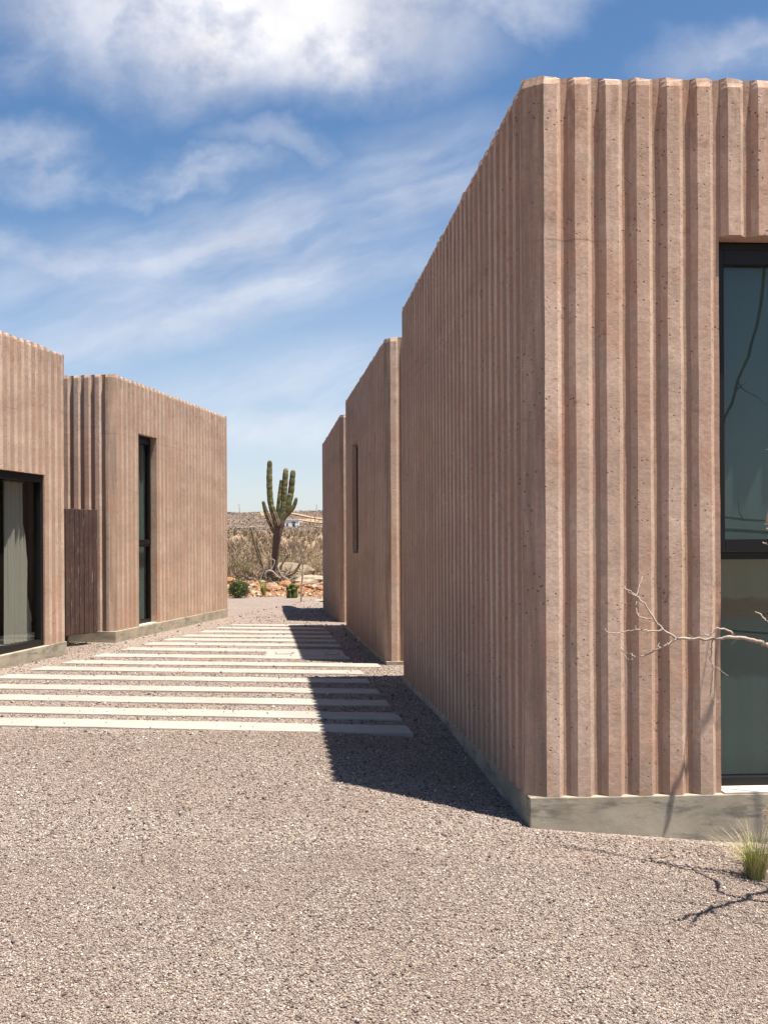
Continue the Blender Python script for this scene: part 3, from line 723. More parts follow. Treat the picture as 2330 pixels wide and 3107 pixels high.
# small extra slab that carries the seventh strip towards the middle right house
fa = fronts[6]; x0, x1 = 0.03 + 0.6, 0.70
y6 = lambda x: fa.y - 0.07 + SL * (x - 0.62)

# ------------------------------------------------------------------ loose gravel stones
rs = np.random.RandomState(7)
def sample(n, d0, d1, size):
    D = np.sqrt(rs.uniform(d0 * d0, d1 * d1, n)); X = rs.uniform(-0.36, 0.46, n) * D; ex = rs.uniform(size=n); X = np.where(ex < 0.22, -0.36 * D - rs.uniform(0, 1, n) ** 1.6 * 1.8, np.where(ex > 0.93, 0.46 * D + rs.uniform(0, 1, n) * 0.5, X))
    keep = ~((X > 1.10 - 0.052 * (D - 5.9)) & (D > 5.86) & (D < 11.8)) & ~((X > 0.66) & (D > 13.4))
    keep &= ~((X < -3.80 + 0.22 * (D - 14.49)) & (D < 14.6)) & ~((X < -3.45 + 0.215 * (D - 16.2)) & (D > 16.1))
    onp = np.zeros(n, bool)
    for q in PAV:
        a, b, c, d = [np.array(p) for p in q]; ins = np.ones(n, bool)
        for p0_, p1_ in ((a, b), (b, c), (c, d), (d, a)):
            e = p1_ - p0_; ins &= (e[0] * (D - p0_[1]) - e[1] * (X - p0_[0])) > -0.004
        onp |= ins; keep &= ~(ins & (rs.uniform(size=n) > 0.015))
    D, X = D[keep], X[keep]; return X, D, np.full(len(X), size) * rs.lognormal(0, 0.34, len(X)), onp[keep]
parts_ = [sample(290000, 2.4, 5.2, 0.0033), sample(170000, 5.2, 8.4, 0.0044), sample(90000, 8.4, 16.0, 0.0070), sample(30000, 16, 30.5, 0.012)]
X = np.concatenate([p[0] for p in parts_]); D = np.concatenate([p[1] for p in parts_]); R = np.concatenate([p[2] for p in parts_]); ONP = np.concatenate([p[3] for p in parts_]); n = len(X)
base = np.array([[1, 0, 0], [-1, 0, 0], [0, 1, 0], [0, -1, 0], [0, 0, 1], [0, 0, -1]], float)
tri = np.array([[0, 2, 4], [2, 1, 4], [1, 3, 4], [3, 0, 4], [2, 0, 5], [1, 2, 5], [3, 1, 5], [0, 3, 5]])
q = rs.normal(size=(n, 4)); q /= np.linalg.norm(q, axis=1, keepdims=True); w, x, y, z = q.T
Rm = np.stack([1 - 2 * (y * y + z * z), 2 * (x * y - z * w), 2 * (x * z + y * w), 2 * (x * y + z * w), 1 - 2 * (x * x + z * z), 2 * (y * z - x * w),
               2 * (x * z - y * w), 2 * (y * z + x * w), 1 - 2 * (x * x + y * y)], 1).reshape(n, 3, 3)
loc = base[None] * rs.uniform(0.65, 1.35, (n, 6, 1)) + rs.normal(0, 0.16, (n, 6, 3))
loc *= rs.uniform([0.8, 0.7, 0.5], [1.4, 1.1, 0.95], (n, 3))[:, None, :]
vv = np.einsum('nij,nkj->nki', Rm, loc) * R[:, None, None]
vv[:, :, 2] *= 0.8
vv += np.stack([X, D, gz(X, D) + R * rs.uniform(0.1, 0.8, n) + np.where(ONP, 0.017, 0.0)], 1)[:, None, :]
me = bpy.data.meshes.new('gravel_stones')
me.vertices.add(n * 6); me.vertices.foreach_set('co', vv.reshape(-1).astype(np.float32))
fi = (tri[None] + (np.arange(n) * 6)[:, None, None]).reshape(-1)
me.loops.add(len(fi)); me.loops.foreach_set('vertex_index', fi.astype(np.int32))
me.polygons.add(n * 8); me.polygons.foreach_set('loop_start', np.arange(0, n * 24, 3, dtype=np.int32))
me.update(calc_edges=True); me.materials.append(M['stone'])
go = bpy.data.objects.new('gravel_stones', me); COL.objects.link(go)
tag(go, 'loose pinkish grey crushed gravel covering the court', 'gravel', kind='stuff')

# ------------------------------------------------------------------ cactus
def cactus_mat(name, green, brown, blend=(1.0, 2.2)):
    m, t, b = new_mat(name); p = t.pos(); x, y, z = t.sep(p)[:3]
    c = t.mix(t.rng(t.noise(p, 3, 4, 0.6), 0.35, 0.65), green, tuple(g * 0.6 for g in green))
    c = t.mix(t.m('MULTIPLY', t.rng(t.noise(t.vm('MULTIPLY', p, (3, 3, 7)), 1.0, 4, 0.7), 0.52, 0.66), 0.75), c, (0.33, 0.25, 0.15))
    c = t.mix(t.rng(t.m('ADD', z, t.m('MULTIPLY', t.noise(p, 2.5, 4), 0.8)), blend[0], blend[1]), brown, c)
    t.L.new(c, b.inputs['Base Color']); b.inputs['Roughness'].default_value = 0.75
    t.L.new(t.bump(t.noise(p, 30, 4, 0.6), 0.5, 0.02), b.inputs['Normal']); return m
M['cact'] = cactus_mat('cactus_skin', (0.088, 0.092, 0.026), (0.10, 0.068, 0.05), (2.6, 3.3))
M['cact2'] = cactus_mat('brown_limb', (0.16, 0.13, 0.075), (0.11, 0.075, 0.055), (0.5, 1.6))
M['deadwood'] = simple('grey_dead_wood', (0.36, 0.31, 0.26), 0.9, nscale=9, namp=0.5, bump=0.5)
CD = 37.0
def cc(x, y, D=CD): return P(670 + x / 4.424, 1350 + y / 4.424, D)
def spline(pts, n):
    out = []; pts = [Vector(p) for p in pts]
    for i in range(len(pts) - 1):
        p0 = pts[max(i - 1, 0)]; p1 = pts[i]; p2 = pts[i + 1]; p3 = pts[min(i + 2, len(pts) - 1)]
        for j in range(n):
            s_ = j / n; out.append(0.5 * ((2 * p1) + (p2 - p0) * s_ + (2 * p0 - 5 * p1 + 4 * p2 - p3) * s_ * s_ + (3 * p1 - p0 - 3 * p2 + p3) * s_ ** 3))
    out.append(pts[-1]); return out
def arm(name, pix, rad, parent, mat, D=CD, seg=20, tip=True, waist=0.09, dd=0.0):
    pts = [cc(x, y, D + dd * (i / max(1, len(pix) - 1))) for i, (x, y) in enumerate(pix)]
    sp = spline(pts, 9); n = len(sp); R_ = []; acc_ = 0.0
    for i in range(n):
        s_ = i / (n - 1); r = np.interp(s_, np.linspace(0, 1, len(rad)), rad) / 4.424 / FPX * D
        if i: acc_ += (sp[i] - sp[i - 1]).length
        r *= 1 - waist * (0.5 + 0.5 * math.cos(acc_ / 0.27 * 2 * math.pi)) ** 3
        R_.append(r)
    if tip:
        d = (sp[-1] - sp[-2]).normalized(); r = R_[-1]
        for a in (0.35, 0.65, 0.85, 0.97): sp.append(sp[n - 1] + d * r * 1.1 * a); R_.append(r * math.sqrt(1 - a * a))
    mb = MB(); mb.tube(sp, R_, seg, 1, 0.09); return mb.build(name, mat, parent, False)
cact = empty('cardon_cactus', cc(735, 1790)); tag(cact, 'tall many-armed columnar cactus standing alone at the end of the court', 'cactus')
arm('trunk', [(725, 1810), (732, 1500), (755, 1250), (800, 1050), (840, 870)], [38, 42, 52, 54, 46], cact, M['cact'], waist=0.03)
arm('limb', [(800, 1060), (840, 860), (850, 640), (862, 480), (872, 345)], [46, 42, 39, 38, 34], cact, M['cact'])
arm('limb', [(770, 1090), (725, 960), (672, 790), (655, 600), (652, 420), (656, 240)], [44, 44, 40, 38, 38, 31], cact, M['cact'], D=36.8)
arm('limb', [(735, 1170), (690, 1080), (640, 980), (600, 880), (572, 775)], [46, 42, 34, 28, 22], cact, M['cact'], D=37.2)
arm('limb', [(850, 930), (905, 800), (940, 640), (955, 500), (968, 368)], [40, 40, 40, 38, 33], cact, M['cact'], D=37.3)
arm('limb', [(835, 1000), (880, 900), (908, 800), (925, 680)], [36, 36, 34, 30], cact, M['cact'], D=36.6)
arm('limb', [(860, 960), (930, 890), (985, 810), (1012, 725)], [30, 30, 28, 20], cact, M['cact'], D=37.4)
arm('limb', [(765, 1000), (768, 860), (785, 680), (806, 480)], [26, 25, 23, 16], cact, M['cact'], D=37.5)
sc = empty('sprawling_cactus', cc(640, 1760, 36.2)); tag(sc, 'thin brown limbs of a sprawling cactus around the foot of the tall cactus', 'cactus')
for pix, rad in (([(600, 1720), (555, 1600), (500, 1460), (450, 1310), (412, 1130)], [14, 20, 19, 17, 12]), ([(570, 1640), (530, 1480), (495, 1350), (488, 1250)], [14, 17, 15, 11]),
                 ([(780, 1680), (840, 1570), (905, 1470)], [15, 14, 12]), ([(890, 1760), (980, 1720), (1050, 1620), (1095, 1500)], [14, 17, 16, 13]),
                 ([(640, 1720), (655, 1640), (660, 1540)], [16, 17, 13]), ([(600, 1710), (570, 1640), (520, 1580)], [10, 8, 5])):
    arm('limb', pix, rad, sc, M['cact2'], D=36.3, seg=12)
for pix, rad in (([(520, 1830), (560, 1740), (575, 1640)], [8, 7, 5]), ([(640, 1720), (700, 1640), (720, 1560), (690, 1530)], [9, 9, 8, 5]),
                 ([(760, 1620), (790, 1700), (830, 1760), (900, 1800)], [10, 10, 9, 6]), ([(580, 1780), (620, 1700), (680, 1690), (740, 1740), (800, 1790)], [9, 10, 12, 10, 8]),
                 ([(850, 1800), (920, 1810), (980, 1770)], [7, 8, 5])):
    arm('dead_root', pix, rad, sc, M['deadwood'], D=35.9, seg=8, waist=0.0)

tg = []
rt2 = np.random.RandomState(3); c0 = cc(700, 1760, 36.6); gz0 = float(tz(c0.x, c0.y)); nn_ = 420
p0_ = np.stack([rt2.normal(c0.x, 0.42, nn_), rt2.normal(c0.y, 0.3, nn_), gz0 + np.abs(rt2.normal(0, 0.13, nn_))], 1)
dd_ = rt2.normal(size=(nn_, 3)) * 0.13; sd_ = np.cross(dd_, rt2.normal(size=(nn_, 3))); sd_ /= np.linalg.norm(sd_, axis=1, keepdims=True) / 0.012
M['dark_litter'] = simple('dark_dead_litter', (0.06, 0.045, 0.035), 0.95)
def litter():
    v = np.stack([p0_ - sd_, p0_ + sd_, p0_ + dd_ + sd_ * 0.4, p0_ + dd_ - sd_ * 0.4], 1).reshape(-1, 3) - np.array(sc.location)
    m = bpy.data.meshes.new('dead_litter'); m.vertices.add(nn_ * 4); m.vertices.foreach_set('co', v.reshape(-1).astype(np.float32)); m.loops.add(nn_ * 4)
    m.loops.foreach_set('vertex_index', np.arange(nn_ * 4, dtype=np.int32)); m.polygons.add(nn_); m.polygons.foreach_set('loop_start', np.arange(0, nn_ * 4, 4, dtype=np.int32)); m.update(calc_edges=True)
    m.materials.append(M['dark_litter']); o = bpy.data.objects.new('dead_litter', m); COL.objects.link(o); o.parent = sc; o['kind'] = 'stuff'
litter()

# ------------------------------------------------------------------ rocks on the bank
M['rock_o'] = simple('orange_rock', (0.33, 0.16, 0.075), 0.9, nscale=4, namp=0.4, bump=0.6, bscale=12, bdist=0.03)
M['rock_p'] = simple('pale_granite', (0.36, 0.285, 0.205), 0.9, nscale=4, namp=0.35, bump=0.6, bscale=12, bdist=0.03)
M['rock_t'] = simple('tan_granite', (0.235, 0.18, 0.12), 0.9, nscale=3, namp=0.4, bump=0.6, bscale=9, bdist=0.04)
def rock(name, loc, size, mat, label, group=None, seed=0):
    bm = bmesh.new(); bmesh.ops.create_icosphere(bm, subdivisions=3, radius=1.0)
    for v_ in bm.verts:
        k = 1 + 0.28 * noise.noise(v_.co * 1.3 + Vector((seed * 3.1, 0, 0))) + 0.13 * noise.noise(v_.co * 3.5 + Vector((0, seed, 0)))
        v_.co = Vector((v_.co.x * size[0], v_.co.y * size[1], v_.co.z * size[2])) * k
    me = bpy.data.meshes.new(name); bm.to_mesh(me); bm.free(); me.materials.append(mat)
    o = bpy.data.objects.new(name, me); COL.objects.link(o); o.location = loc; tag(o, label, 'rock', group); return o
def on(x, y, D0, f=tz, sink=0.0):
    p = cc(x, y, D0); return Vector((p.x, p.y, float(f(p.x, p.y)) - sink))
rock('boulder', cc(1262, 1850, 35.2), (1.10 * .62, 0.5, 0.26), M['rock_p'], 'long pale boulder on the bank at the right, near the ribbed house', seed=2)
rock('boulder', cc(900, 1730, 38.6), (0.95, 0.6, 0.42), M['rock_t'], 'big rounded tan boulder behind the tall cactus', seed=5)
rock('boulder', cc(1010, 1790, 37.6), (0.42, 0.35, 0.2), M['rock_t'], 'smaller tan boulder to the right of the cactus roots', seed=6)
rr = random.Random(12)
ro_pts = [(120, 1825, .16, 'rock just above the green shrub at the far corner of the left house'), (425, 1905, .13, 'rock between the green shrub and the yellow-green plant'), (480, 1835, .12, 'rock at the left foot of the sprawling cactus'),
 (640, 1885, .12, 'rock right beside the yellow-green plant'), (695, 1850, .17, 'rock at the top of the bank under the tall cactus trunk'), (735, 1905, .11, 'rock halfway down the bank below the tall cactus'), (865, 1865, .22, 'widest loose rock, above and left of the small green cactus'),
 (800, 1940, .10, 'rock low on the bank midway between the two small plants'), (1060, 1900, .16, 'rock right of the small green cactus'), (1110, 1955, .12, 'rock low on the bank beside the leafless sapling'), (1185, 1925, .13, 'rock just right of the leafless sapling stem'),
 (1255, 1940, .14, 'rock under the long pale boulder'), (1325, 1955, .15, 'rock on the bank closest to the farthest right house'), (670, 1965, .10, 'rock at the gravel edge right of the yellow-green plant'), (540, 1800, .13, 'rock behind the yellow-green plant'),
 (1150, 1995, .09, 'rock at the gravel edge right of the sapling'), (1035, 1830, .13, 'rock between the tan boulder and the long pale boulder'), (430, 1965, .11, 'rock at the gravel edge beside the green shrub')]
for i, (x, y, s_, lab) in enumerate(ro_pts):
    D = np.interp(y, [1790, 2050], [36.3, 32.2]); p = cc(x, y, D); pz = float(tz(p.x, p.y)); og = rr.random() < 0.65
    rock('rock', (p.x, p.y, pz + s_ * 0.25), (s_ * rr.uniform(0.9, 1.4), s_, s_ * 0.7), M['rock_o'] if og else M['rock_p'], ('orange ' if og else 'pale ') + lab, 'small rocks on the earth bank', i)
rock('flat_stone', (hit(670 + 1315 / 4.424, 1350 + 2092 / 4.424, gz)), (0.30, 0.12, 0.03), M['rock_p'], 'flat pale stone lying on the gravel at the foot of the farthest right house', seed=9)

def rubble():
    r = np.random.RandomState(15); n = 5200; y = 31.6 + r.uniform(0, 1, n) ** 1.2 * 7.5; x = r.uniform(-0.16, 0.06, n) * y; sz = r.lognormal(-3.6, 0.55, n)
    q = r.normal(size=(n, 3, 3)); q, _ = np.linalg.qr(q)
    lo = base[None] * r.uniform(0.6, 1.4, (n, 6, 1)); v = np.einsum('nij,nkj->nki', q, lo) * sz[:, None, None]
    v += np.stack([x, y, tz(x, y) + sz * 0.3], 1)[:, None, :]
    m = bpy.data.meshes.new('bank_rubble'); m.vertices.add(n * 6); m.vertices.foreach_set('co', v.reshape(-1).astype(np.float32))
    fi = (tri[None] + (np.arange(n) * 6)[:, None, None]).reshape(-1); m.loops.add(len(fi)); m.loops.foreach_set('vertex_index', fi.astype(np.int32))
    m.polygons.add(n * 8); m.polygons.foreach_set('loop_start', np.arange(0, n * 24, 3, dtype=np.int32)); m.update(calc_edges=True)
    mt, t, b = new_mat('bank_pebble'); rr_ = t.N.new('ShaderNodeNewGeometry').outputs['Random Per Island']
    t.L.new(t.ramp(rr_, [(0, (0.10, 0.06, 0.04)), (0.35, (0.24, 0.12, 0.06)), (0.7, (0.34, 0.19, 0.10)), (0.9, (0.36, 0.27, 0.19)), (1, (0.45, 0.38, 0.30))]), b.inputs['Base Color']); b.inputs['Roughness'].default_value = 0.9
    m.materials.append(mt); o = bpy.data.objects.new('bank_rubble', m); COL.objects.link(o); tag(o, 'orange and brown pebbles strewn over the earth bank', 'rubble', kind='stuff')
rubble()
# dead tangle round the foot of the cactus
rt = random.Random(77)
for i in range(11):
    x0 = rt.uniform(560, 860); y0 = rt.uniform(1760, 1815); x1 = x0 + rt.uniform(-110, 110); y1 = y0 - rt.uniform(40, 190); xm = (x0 + x1) / 2 + rt.uniform(-50, 50)
    arm('dead_root', [(x0, y0), (xm, (y0 + y1) / 2 - rt.uniform(0, 30)), (x1, y1)], [9, 8, 4], sc, M['deadwood'] if i % 2 else M['cact2'], D=rt.uniform(35.6, 36.8), seg=7, waist=0.0)

# ------------------------------------------------------------------ leafy plants
def leaf_mat(name, c1, c2, sc_=3.0, trans=0.0):
    m, t, b = new_mat(name); r = t.N.new('ShaderNodeNewGeometry').outputs['Random Per Island']
    t.L.new(t.mix(r, c1, c2), b.inputs['Base Color']); b.inputs['Roughness'].default_value = 0.6; b.inputs['Specular IOR Level'].default_value = 0.3
    return m
M['leaf'] = leaf_mat('glossy_shrub_leaf', (0.035, 0.06, 0.016), (0.10, 0.135, 0.035))
M['straw'] = leaf_mat('dry_twig', (0.26, 0.19, 0.115), (0.40, 0.30, 0.19))
M['brush'] = leaf_mat('dry_brush_twig', (0.085, 0.065, 0.045), (0.31, 0.225, 0.145))
M['olive'] = leaf_mat('olive_brush_leaf', (0.12, 0.115, 0.045), (0.22, 0.19, 0.08))
M['agave'] = leaf_mat('yellow_green_blade', (0.20, 0.25, 0.05), (0.34, 0.32, 0.10))
M['gcact'] = simple('small_green_cactus', (0.03, 0.055, 0.012), 0.8, spec=0.2, nscale=22, namp=0.0, col2=(0.085, 0.10, 0.03))
def leaf_cloud(n, center, radii, size, seed, elong=1.7, hollow=0.4):
    r = np.random.RandomState(seed); d = r.normal(size=(n, 3)); d /= np.linalg.norm(d, axis=1, keepdims=True)
    k = r.uniform(hollow, 1.0, n) ** 0.6
    lump = np.array([1 + 0.55 * noise.noise(Vector(v) * 2.2 + Vector((seed, 0, 0))) for v in d])
    c = d * (k * lump)[:, None] * np.array(radii); c[:, 2] = np.where(c[:, 2] < -radii[2] * 0.9, -radii[2] * 0.9, c[:, 2])
    a = r.normal(size=(n, 3)); a /= np.linalg.norm(a, axis=1, keepdims=True); b = np.cross(a, r.normal(size=(n, 3))); b /= np.linalg.norm(b, axis=1, keepdims=True)
    s = size * r.uniform(0.6, 1.3, n)[:, None]; c = c + np.array(center)
    v = np.stack([c - a * s * elong, c + b * s * 0.5, c + a * s * elong, c - b * s * 0.5], 1); return v
def mesh_quads(name, v, mat, parent=None, origin=None):
    n = len(v); v = v.reshape(-1, 3)
    if origin is not None: v = v - np.array(origin)
    me = bpy.data.meshes.new(name); me.vertices.add(n * 4); me.vertices.foreach_set('co', v.reshape(-1).astype(np.float32))
    me.loops.add(n * 4); me.loops.foreach_set('vertex_index', np.arange(n * 4, dtype=np.int32)); me.polygons.add(n)
    me.polygons.foreach_set('loop_start', np.arange(0, n * 4, 4, dtype=np.int32)); me.update(calc_edges=True); me.materials.append(mat)
    o = bpy.data.objects.new(name, me); COL.objects.link(o)
    if parent is not None: o.parent = parent
    return o
def blades(n, base, spread, height, width, seed, lean=0.5, rad0=0.05, curve=0.25, dirx=None):
    r = np.random.RandomState(seed); out = []
    for i in range(n):
        th = r.uniform(0, 2 * math.pi); rb = rad0 * math.sqrt(r.uniform()); b0 = np.array(base) + np.array([math.cos(th) * rb, math.sin(th) * rb, 0])
        h = height * r.uniform(0.45, 1.0); ln = spread * r.uniform(0.1, 1.0) ** 0.8; th2 = th + r.normal(0, 0.5)
        dirv = np.array([math.cos(th2), math.sin(th2), 0]); side = np.array([-dirv[1], dirv[0], 0]); side = side * math.cos(r.uniform(-1, 1)) + dirv * 0.3
        pts = []
        for k in range(5):
            s = k / 4; p = b0 + dirv * ln * (s ** (1.4 + curve)) + np.array([0, 0, h * (s - curve * 0.35 * s * s)]); w = width * (1 - s) ** 0.7 * (0.6 if k == 0 else 1)
            pts.append((p - side * w / 2, p + side * w / 2))
        for k in range(4): out.append([pts[k][0], pts[k][1], pts[k + 1][1], pts[k + 1][0]])
    return np.array(out)
# green bush beside the far left house
bp = P(724, 1818, 30.3); bz = float(gz(bp.x, bp.y)); bo = (bp.x, bp.y, bz)
bush = empty('shrub', bo); tag(bush, 'dense rounded green shrub at the far corner of the left house', 'shrub')
v = leaf_cloud(2600, (bp.x, bp.y, bz + 0.26), (0.34, 0.30, 0.29), 0.022, 3, hollow=0.25); mesh_quads('foliage', v, M['leaf'], bush, bo)
mb = MB(); rb = random.Random(3)
for i in range(9):
    th = rb.uniform(0, 6.28); mb.tube([(bp.x, bp.y, bz), (bp.x + .12 * math.cos(th), bp.y + .12 * math.sin(th), bz + .2), (bp.x + .24 * math.cos(th), bp.y + .24 * math.sin(th), bz + .4)], [0.012, 0.009, 0.005], 5)
mb.build('stem', M['deadwood'], bush)
# upright yellow-green plant
ap = hit(670 + 575 / 4.424, 1350 + 2025 / 4.424, gz, 20); ao = tuple(ap); ag = empty('succulent', ao); tag(ag, 'small yellow-green plant with upright blades at the edge of the gravel', 'plant')
mesh_quads('blade', blades(26, (ap.x, ap.y, ap.z), 0.22, 0.62, 0.055, 5, rad0=0.05), M['agave'], ag, ao)
mb = MB(); mb.tube([ap, ap + Vector((-0.06, 0, 0.25)), ap + Vector((-0.18, 0.02, 0.52))], [0.022, 0.018, 0.01], 6); mb.build('stem', M['cact2'], ag)
# clump of small green columns
gp_ = hit(670 + 957 / 4.424, 1350 + 2055 / 4.424, gz, 20); g2 = empty('small_cactus', tuple(gp_)); tag(g2, 'small clump of short green cactus columns at the edge of the gravel', 'cactus')
for i, (ox, oy, h, r_) in enumerate(((0, 0, 0.46, .075), (-0.085, 0.03, 0.38, .07), (0.085, 0.02, 0.40, .07), (0.05, -0.08, 0.33, .065), (-0.05, -0.08, 0.29, .065))):
    mb = MB(); b0 = gp_ + Vector((ox, oy, -0.02)); t0 = b0 + Vector((ox * 0.35, oy * 0.3, h))
    pts = [b0.lerp(t0, k / 8) for k in range(9)]; rad = [r_ * (0.85 + 0.15 * math.sin(k)) for k in range(8)] + [r_ * 0.4]
    mb.tube(pts, rad, 14, 1, 0.12); mb.build('column', M['gcact'], g2)
# leafless young tree
def twig(mb, p, d, L_, r0, rnd, depth, n=5, curl=0.25, kids=3, up=0.0):
    pts = [p]; q = Vector(p); dd = Vector(d).normalized()
    for i in range(n):
        dd = (dd + Vector((rnd.gauss(0, curl), rnd.gauss(0, curl), rnd.gauss(0, curl) + up)) * 0.5).normalized(); q = q + dd * L_ / n; pts.append(q.copy())
    mb.tube(pts, [r0 * (1 - 0.75 * i / n) for i in range(n + 1)], 5)
    if depth > 0:
        for k in range(kids):
            i = rnd.randint(1, n); s_ = Vector((rnd.gauss(0, 1), rnd.gauss(0, 1), rnd.gauss(0, 0.8) + 0.3)).normalized()
            twig(mb, pts[i], (dd * 0.5 + s_ * 0.8), L_ * rnd.uniform(0.35, 0.6), r0 * (1 - 0.75 * i / n) * 0.7, rnd, depth - 1, max(3, n - 1), curl, kids, up)
sp0 = hit(670 + 1078 / 4.424, 1350 + 2112 / 4.424, gz, 15); SD = sp0.y
sap = empty('leafless_sapling', tuple(sp0)); tag(sap, 'thin leafless grey sapling standing in the far gravel', 'tree')
mb = MB(); mb.tube(spline([sp0, cc(1085, 1900, SD), cc(1100, 1700, SD), cc(1085, 1520, SD), cc(1050, 1400, SD)], 4), [0.022] * 8 + [0.016] * 5 + [0.010] * 4, 6); mb.build('trunk', M['deadwood'], sap)
rb = random.Random(8)
for (x0, y0, x1, y1) in ((1095, 1650, 1140, 1400), (1085, 1520, 1130, 1230), (1060, 1430, 1040, 1250), (1100, 1750, 1130, 1600), (1085, 1500, 1020, 1380), (1075, 1450, 1150, 1300)):
    mb = MB(); a = cc(x0, y0, SD); b = cc(x1, y1, SD + rb.uniform(-.3, .3)); twig(mb, a, b - a, (b - a).length, 0.009, rb, 1, 5, 0.18, 3, 0.1); mb.build('branch', M['deadwood'], sap)
# thin dry stalks in the brush
for (xa_, ya_, xb_, yb_, D, lab) in ((272, 1300, 247, 790, 62, 'tall thin dry stalk rising from the brush on the left'), (1200, 1420, 1205, 880, 58, 'tall thin dry stalk rising from the brush at the right'), (1185, 1050, 1290, 800, 60, 'faint leaning dry stalk beside the farthest ribbed house')):
    a, b = cc(xa_, ya_, D), cc(xb_, yb_, D); a = Vector((a.x, a.y, float(tz(a.x, a.y)))); st = empty('dry_stalk', tuple(a)); tag(st, lab, 'dry stalk')
    mb = MB(); mb.tube([a, a.lerp(b, 0.5) + Vector((0.03, 0, 0)), b], [0.03, 0.022, 0.012], 6); mb.build('stem', M['straw'], st)
    m2 = MB(); rb = random.Random(int(D) + xa_)
    for k in range(5):
        p = a.lerp(b, 0.75 + 0.05 * k); twig(m2, p, (rb.uniform(-1, 1), rb.uniform(-.5, .5), 1.2), 0.25, 0.007, rb, 0, 3)
    m2.build('branchlet', M['straw'], st)

# ------------------------------------------------------------------ brush beyond the court
def brush_field():
    r = np.random.RandomState(21); V_ = []
    def add(n, x, y, z, h, wd, size, thin):
        for k in range(n):
            pass
    N = 1500
    ys_ = 37.2 + (r.uniform(0, 1, N) ** 1.7) * 120; xs_ = r.uniform(-0.26, 0.12, N) * ys_ ; zs_ = tz(xs_, ys_)
    allq = []
    for i in range(N):
        sc_ = r.uniform(0.35, 1.0) * (0.75 + 0.45 * sm(38, 60, ys_[i])); m_ = int(np.interp(ys_[i], [38, 60, 160], [95, 60, 24])); wq = np.interp(ys_[i], [38, 60, 160], [0.010, 0.016, 0.05])
        th = r.uniform(0, 2 * math.pi, m_); el = r.uniform(0.25, 1.45, m_); rad = sc_ * r.uniform(0.3, 1.0, m_)
        dirs = np.stack([np.cos(th) * np.cos(el), np.sin(th) * np.cos(el), np.sin(el)], 1)
        p0 = np.array([xs_[i], ys_[i], zs_[i]]) + dirs * (rad * r.uniform(0.0, 0.7, m_))[:, None]
        p1 = p0 + (dirs + r.normal(0, 0.45, (m_, 3))) * (rad * 0.45)[:, None]
        sd = np.cross(p1 - p0, r.normal(size=(m_, 3))); sd /= np.linalg.norm(sd, axis=1, keepdims=True) + 1e-9
        allq.append(np.stack([p0 - sd * wq, p0 + sd * wq, p1 + sd * wq * 0.4, p1 - sd * wq * 0.4], 1))
    return np.concatenate(allq)
bo_ = mesh_quads('dry_brush', brush_field(), M['brush']); tag(bo_, 'tangled leafless brown desert brush covering the slope', 'dry brush', kind='stuff')
rb = random.Random(31)
SH = [(150, 1560, 40, 'olive-brown bush at the left of the view, behind the green shrub', 0.75, 'olive'), (330, 1640, 40.5, 'low dark olive bush left of the sprawling cactus', 0.6, 'olive'), (240, 1440, 47, 'grey-brown bush high on the slope at the left', 0.8, 'brush'),
      (830, 1440, 44, 'yellowish green bush right behind the cactus trunk', 0.7, 'olive'), (1180, 1500, 43, 'straw-coloured bush behind the leafless sapling', 0.9, 'straw'), (1290, 1560, 41, 'straw-coloured bush against the farthest ribbed house', 0.8, 'straw'), (950, 1600, 40, 'small olive bush beside the tan boulder', 0.45, 'olive'), (1220, 1300, 55, 'pale dry bush on the slope below the white house', 1.1, 'straw')]
for i, (x, y, D, lab, s_, mt) in enumerate(SH):
    p = cc(x, y, D); z0 = float(tz(p.x, p.y)); sh = empty('dry_shrub', (p.x, p.y, z0)); tag(sh, lab, 'shrub', 'dry shrubs on the slope')
    mb = MB()
    for k in range(16):
        th = rb.uniform(0, 6.28); twig(mb, Vector((p.x, p.y, z0)), (math.cos(th) * 0.7, math.sin(th) * 0.7, 1.0), s_ * rb.uniform(0.7, 1.2), 0.012, rb, 2, 5, 0.3, 3)
    mb.build('branch', M['brush'] if mt != 'straw' else M['straw'], sh)
    v = leaf_cloud(700 if mt == 'olive' else 260, (p.x, p.y, z0 + s_ * 0.5), (s_ * 0.75, s_ * 0.7, s_ * 0.5), 0.022, 50 + i, hollow=0.2); mesh_quads('foliage', v, M[mt], sh, (p.x, p.y, z0))
def hill_scrub():
    r = np.random.RandomState(5); N = 9000; ys_ = 150 + r.uniform(0, 1, N) ** 0.9 * 560; xs_ = r.uniform(-0.22, 0.10, N) * ys_; zs_ = tz(xs_, ys_)
    s = r.uniform(0.12, 0.33, N) * np.interp(ys_, [150, 600], [0.8, 1.7]); out = []
    for k in range(4):
        a = r.normal(size=(N, 3)); a /= np.linalg.norm(a, axis=1, keepdims=True); b = np.cross(a, r.normal(size=(N, 3))); b /= np.linalg.norm(b, axis=1, keepdims=True)
        c = np.stack([xs_, ys_, zs_ + s * 0.4], 1) + r.normal(0, 0.35, (N, 3)) * s[:, None]
        out.append(np.stack([c - a * s[:, None] * .55, c + b * s[:, None] * .45, c + a * s[:, None] * .55, c - b * s[:, None] * .45], 1))
    return np.concatenate(out)
M['hillscrub'] = leaf_mat('grey_hill_scrub', (0.09, 0.073, 0.052), (0.145, 0.11, 0.078))
ho = mesh_quads('hill_scrub', hill_scrub(), M['hillscrub']); tag(ho, 'low dark scrub dotted over the far hill', 'scrub', kind='stuff')
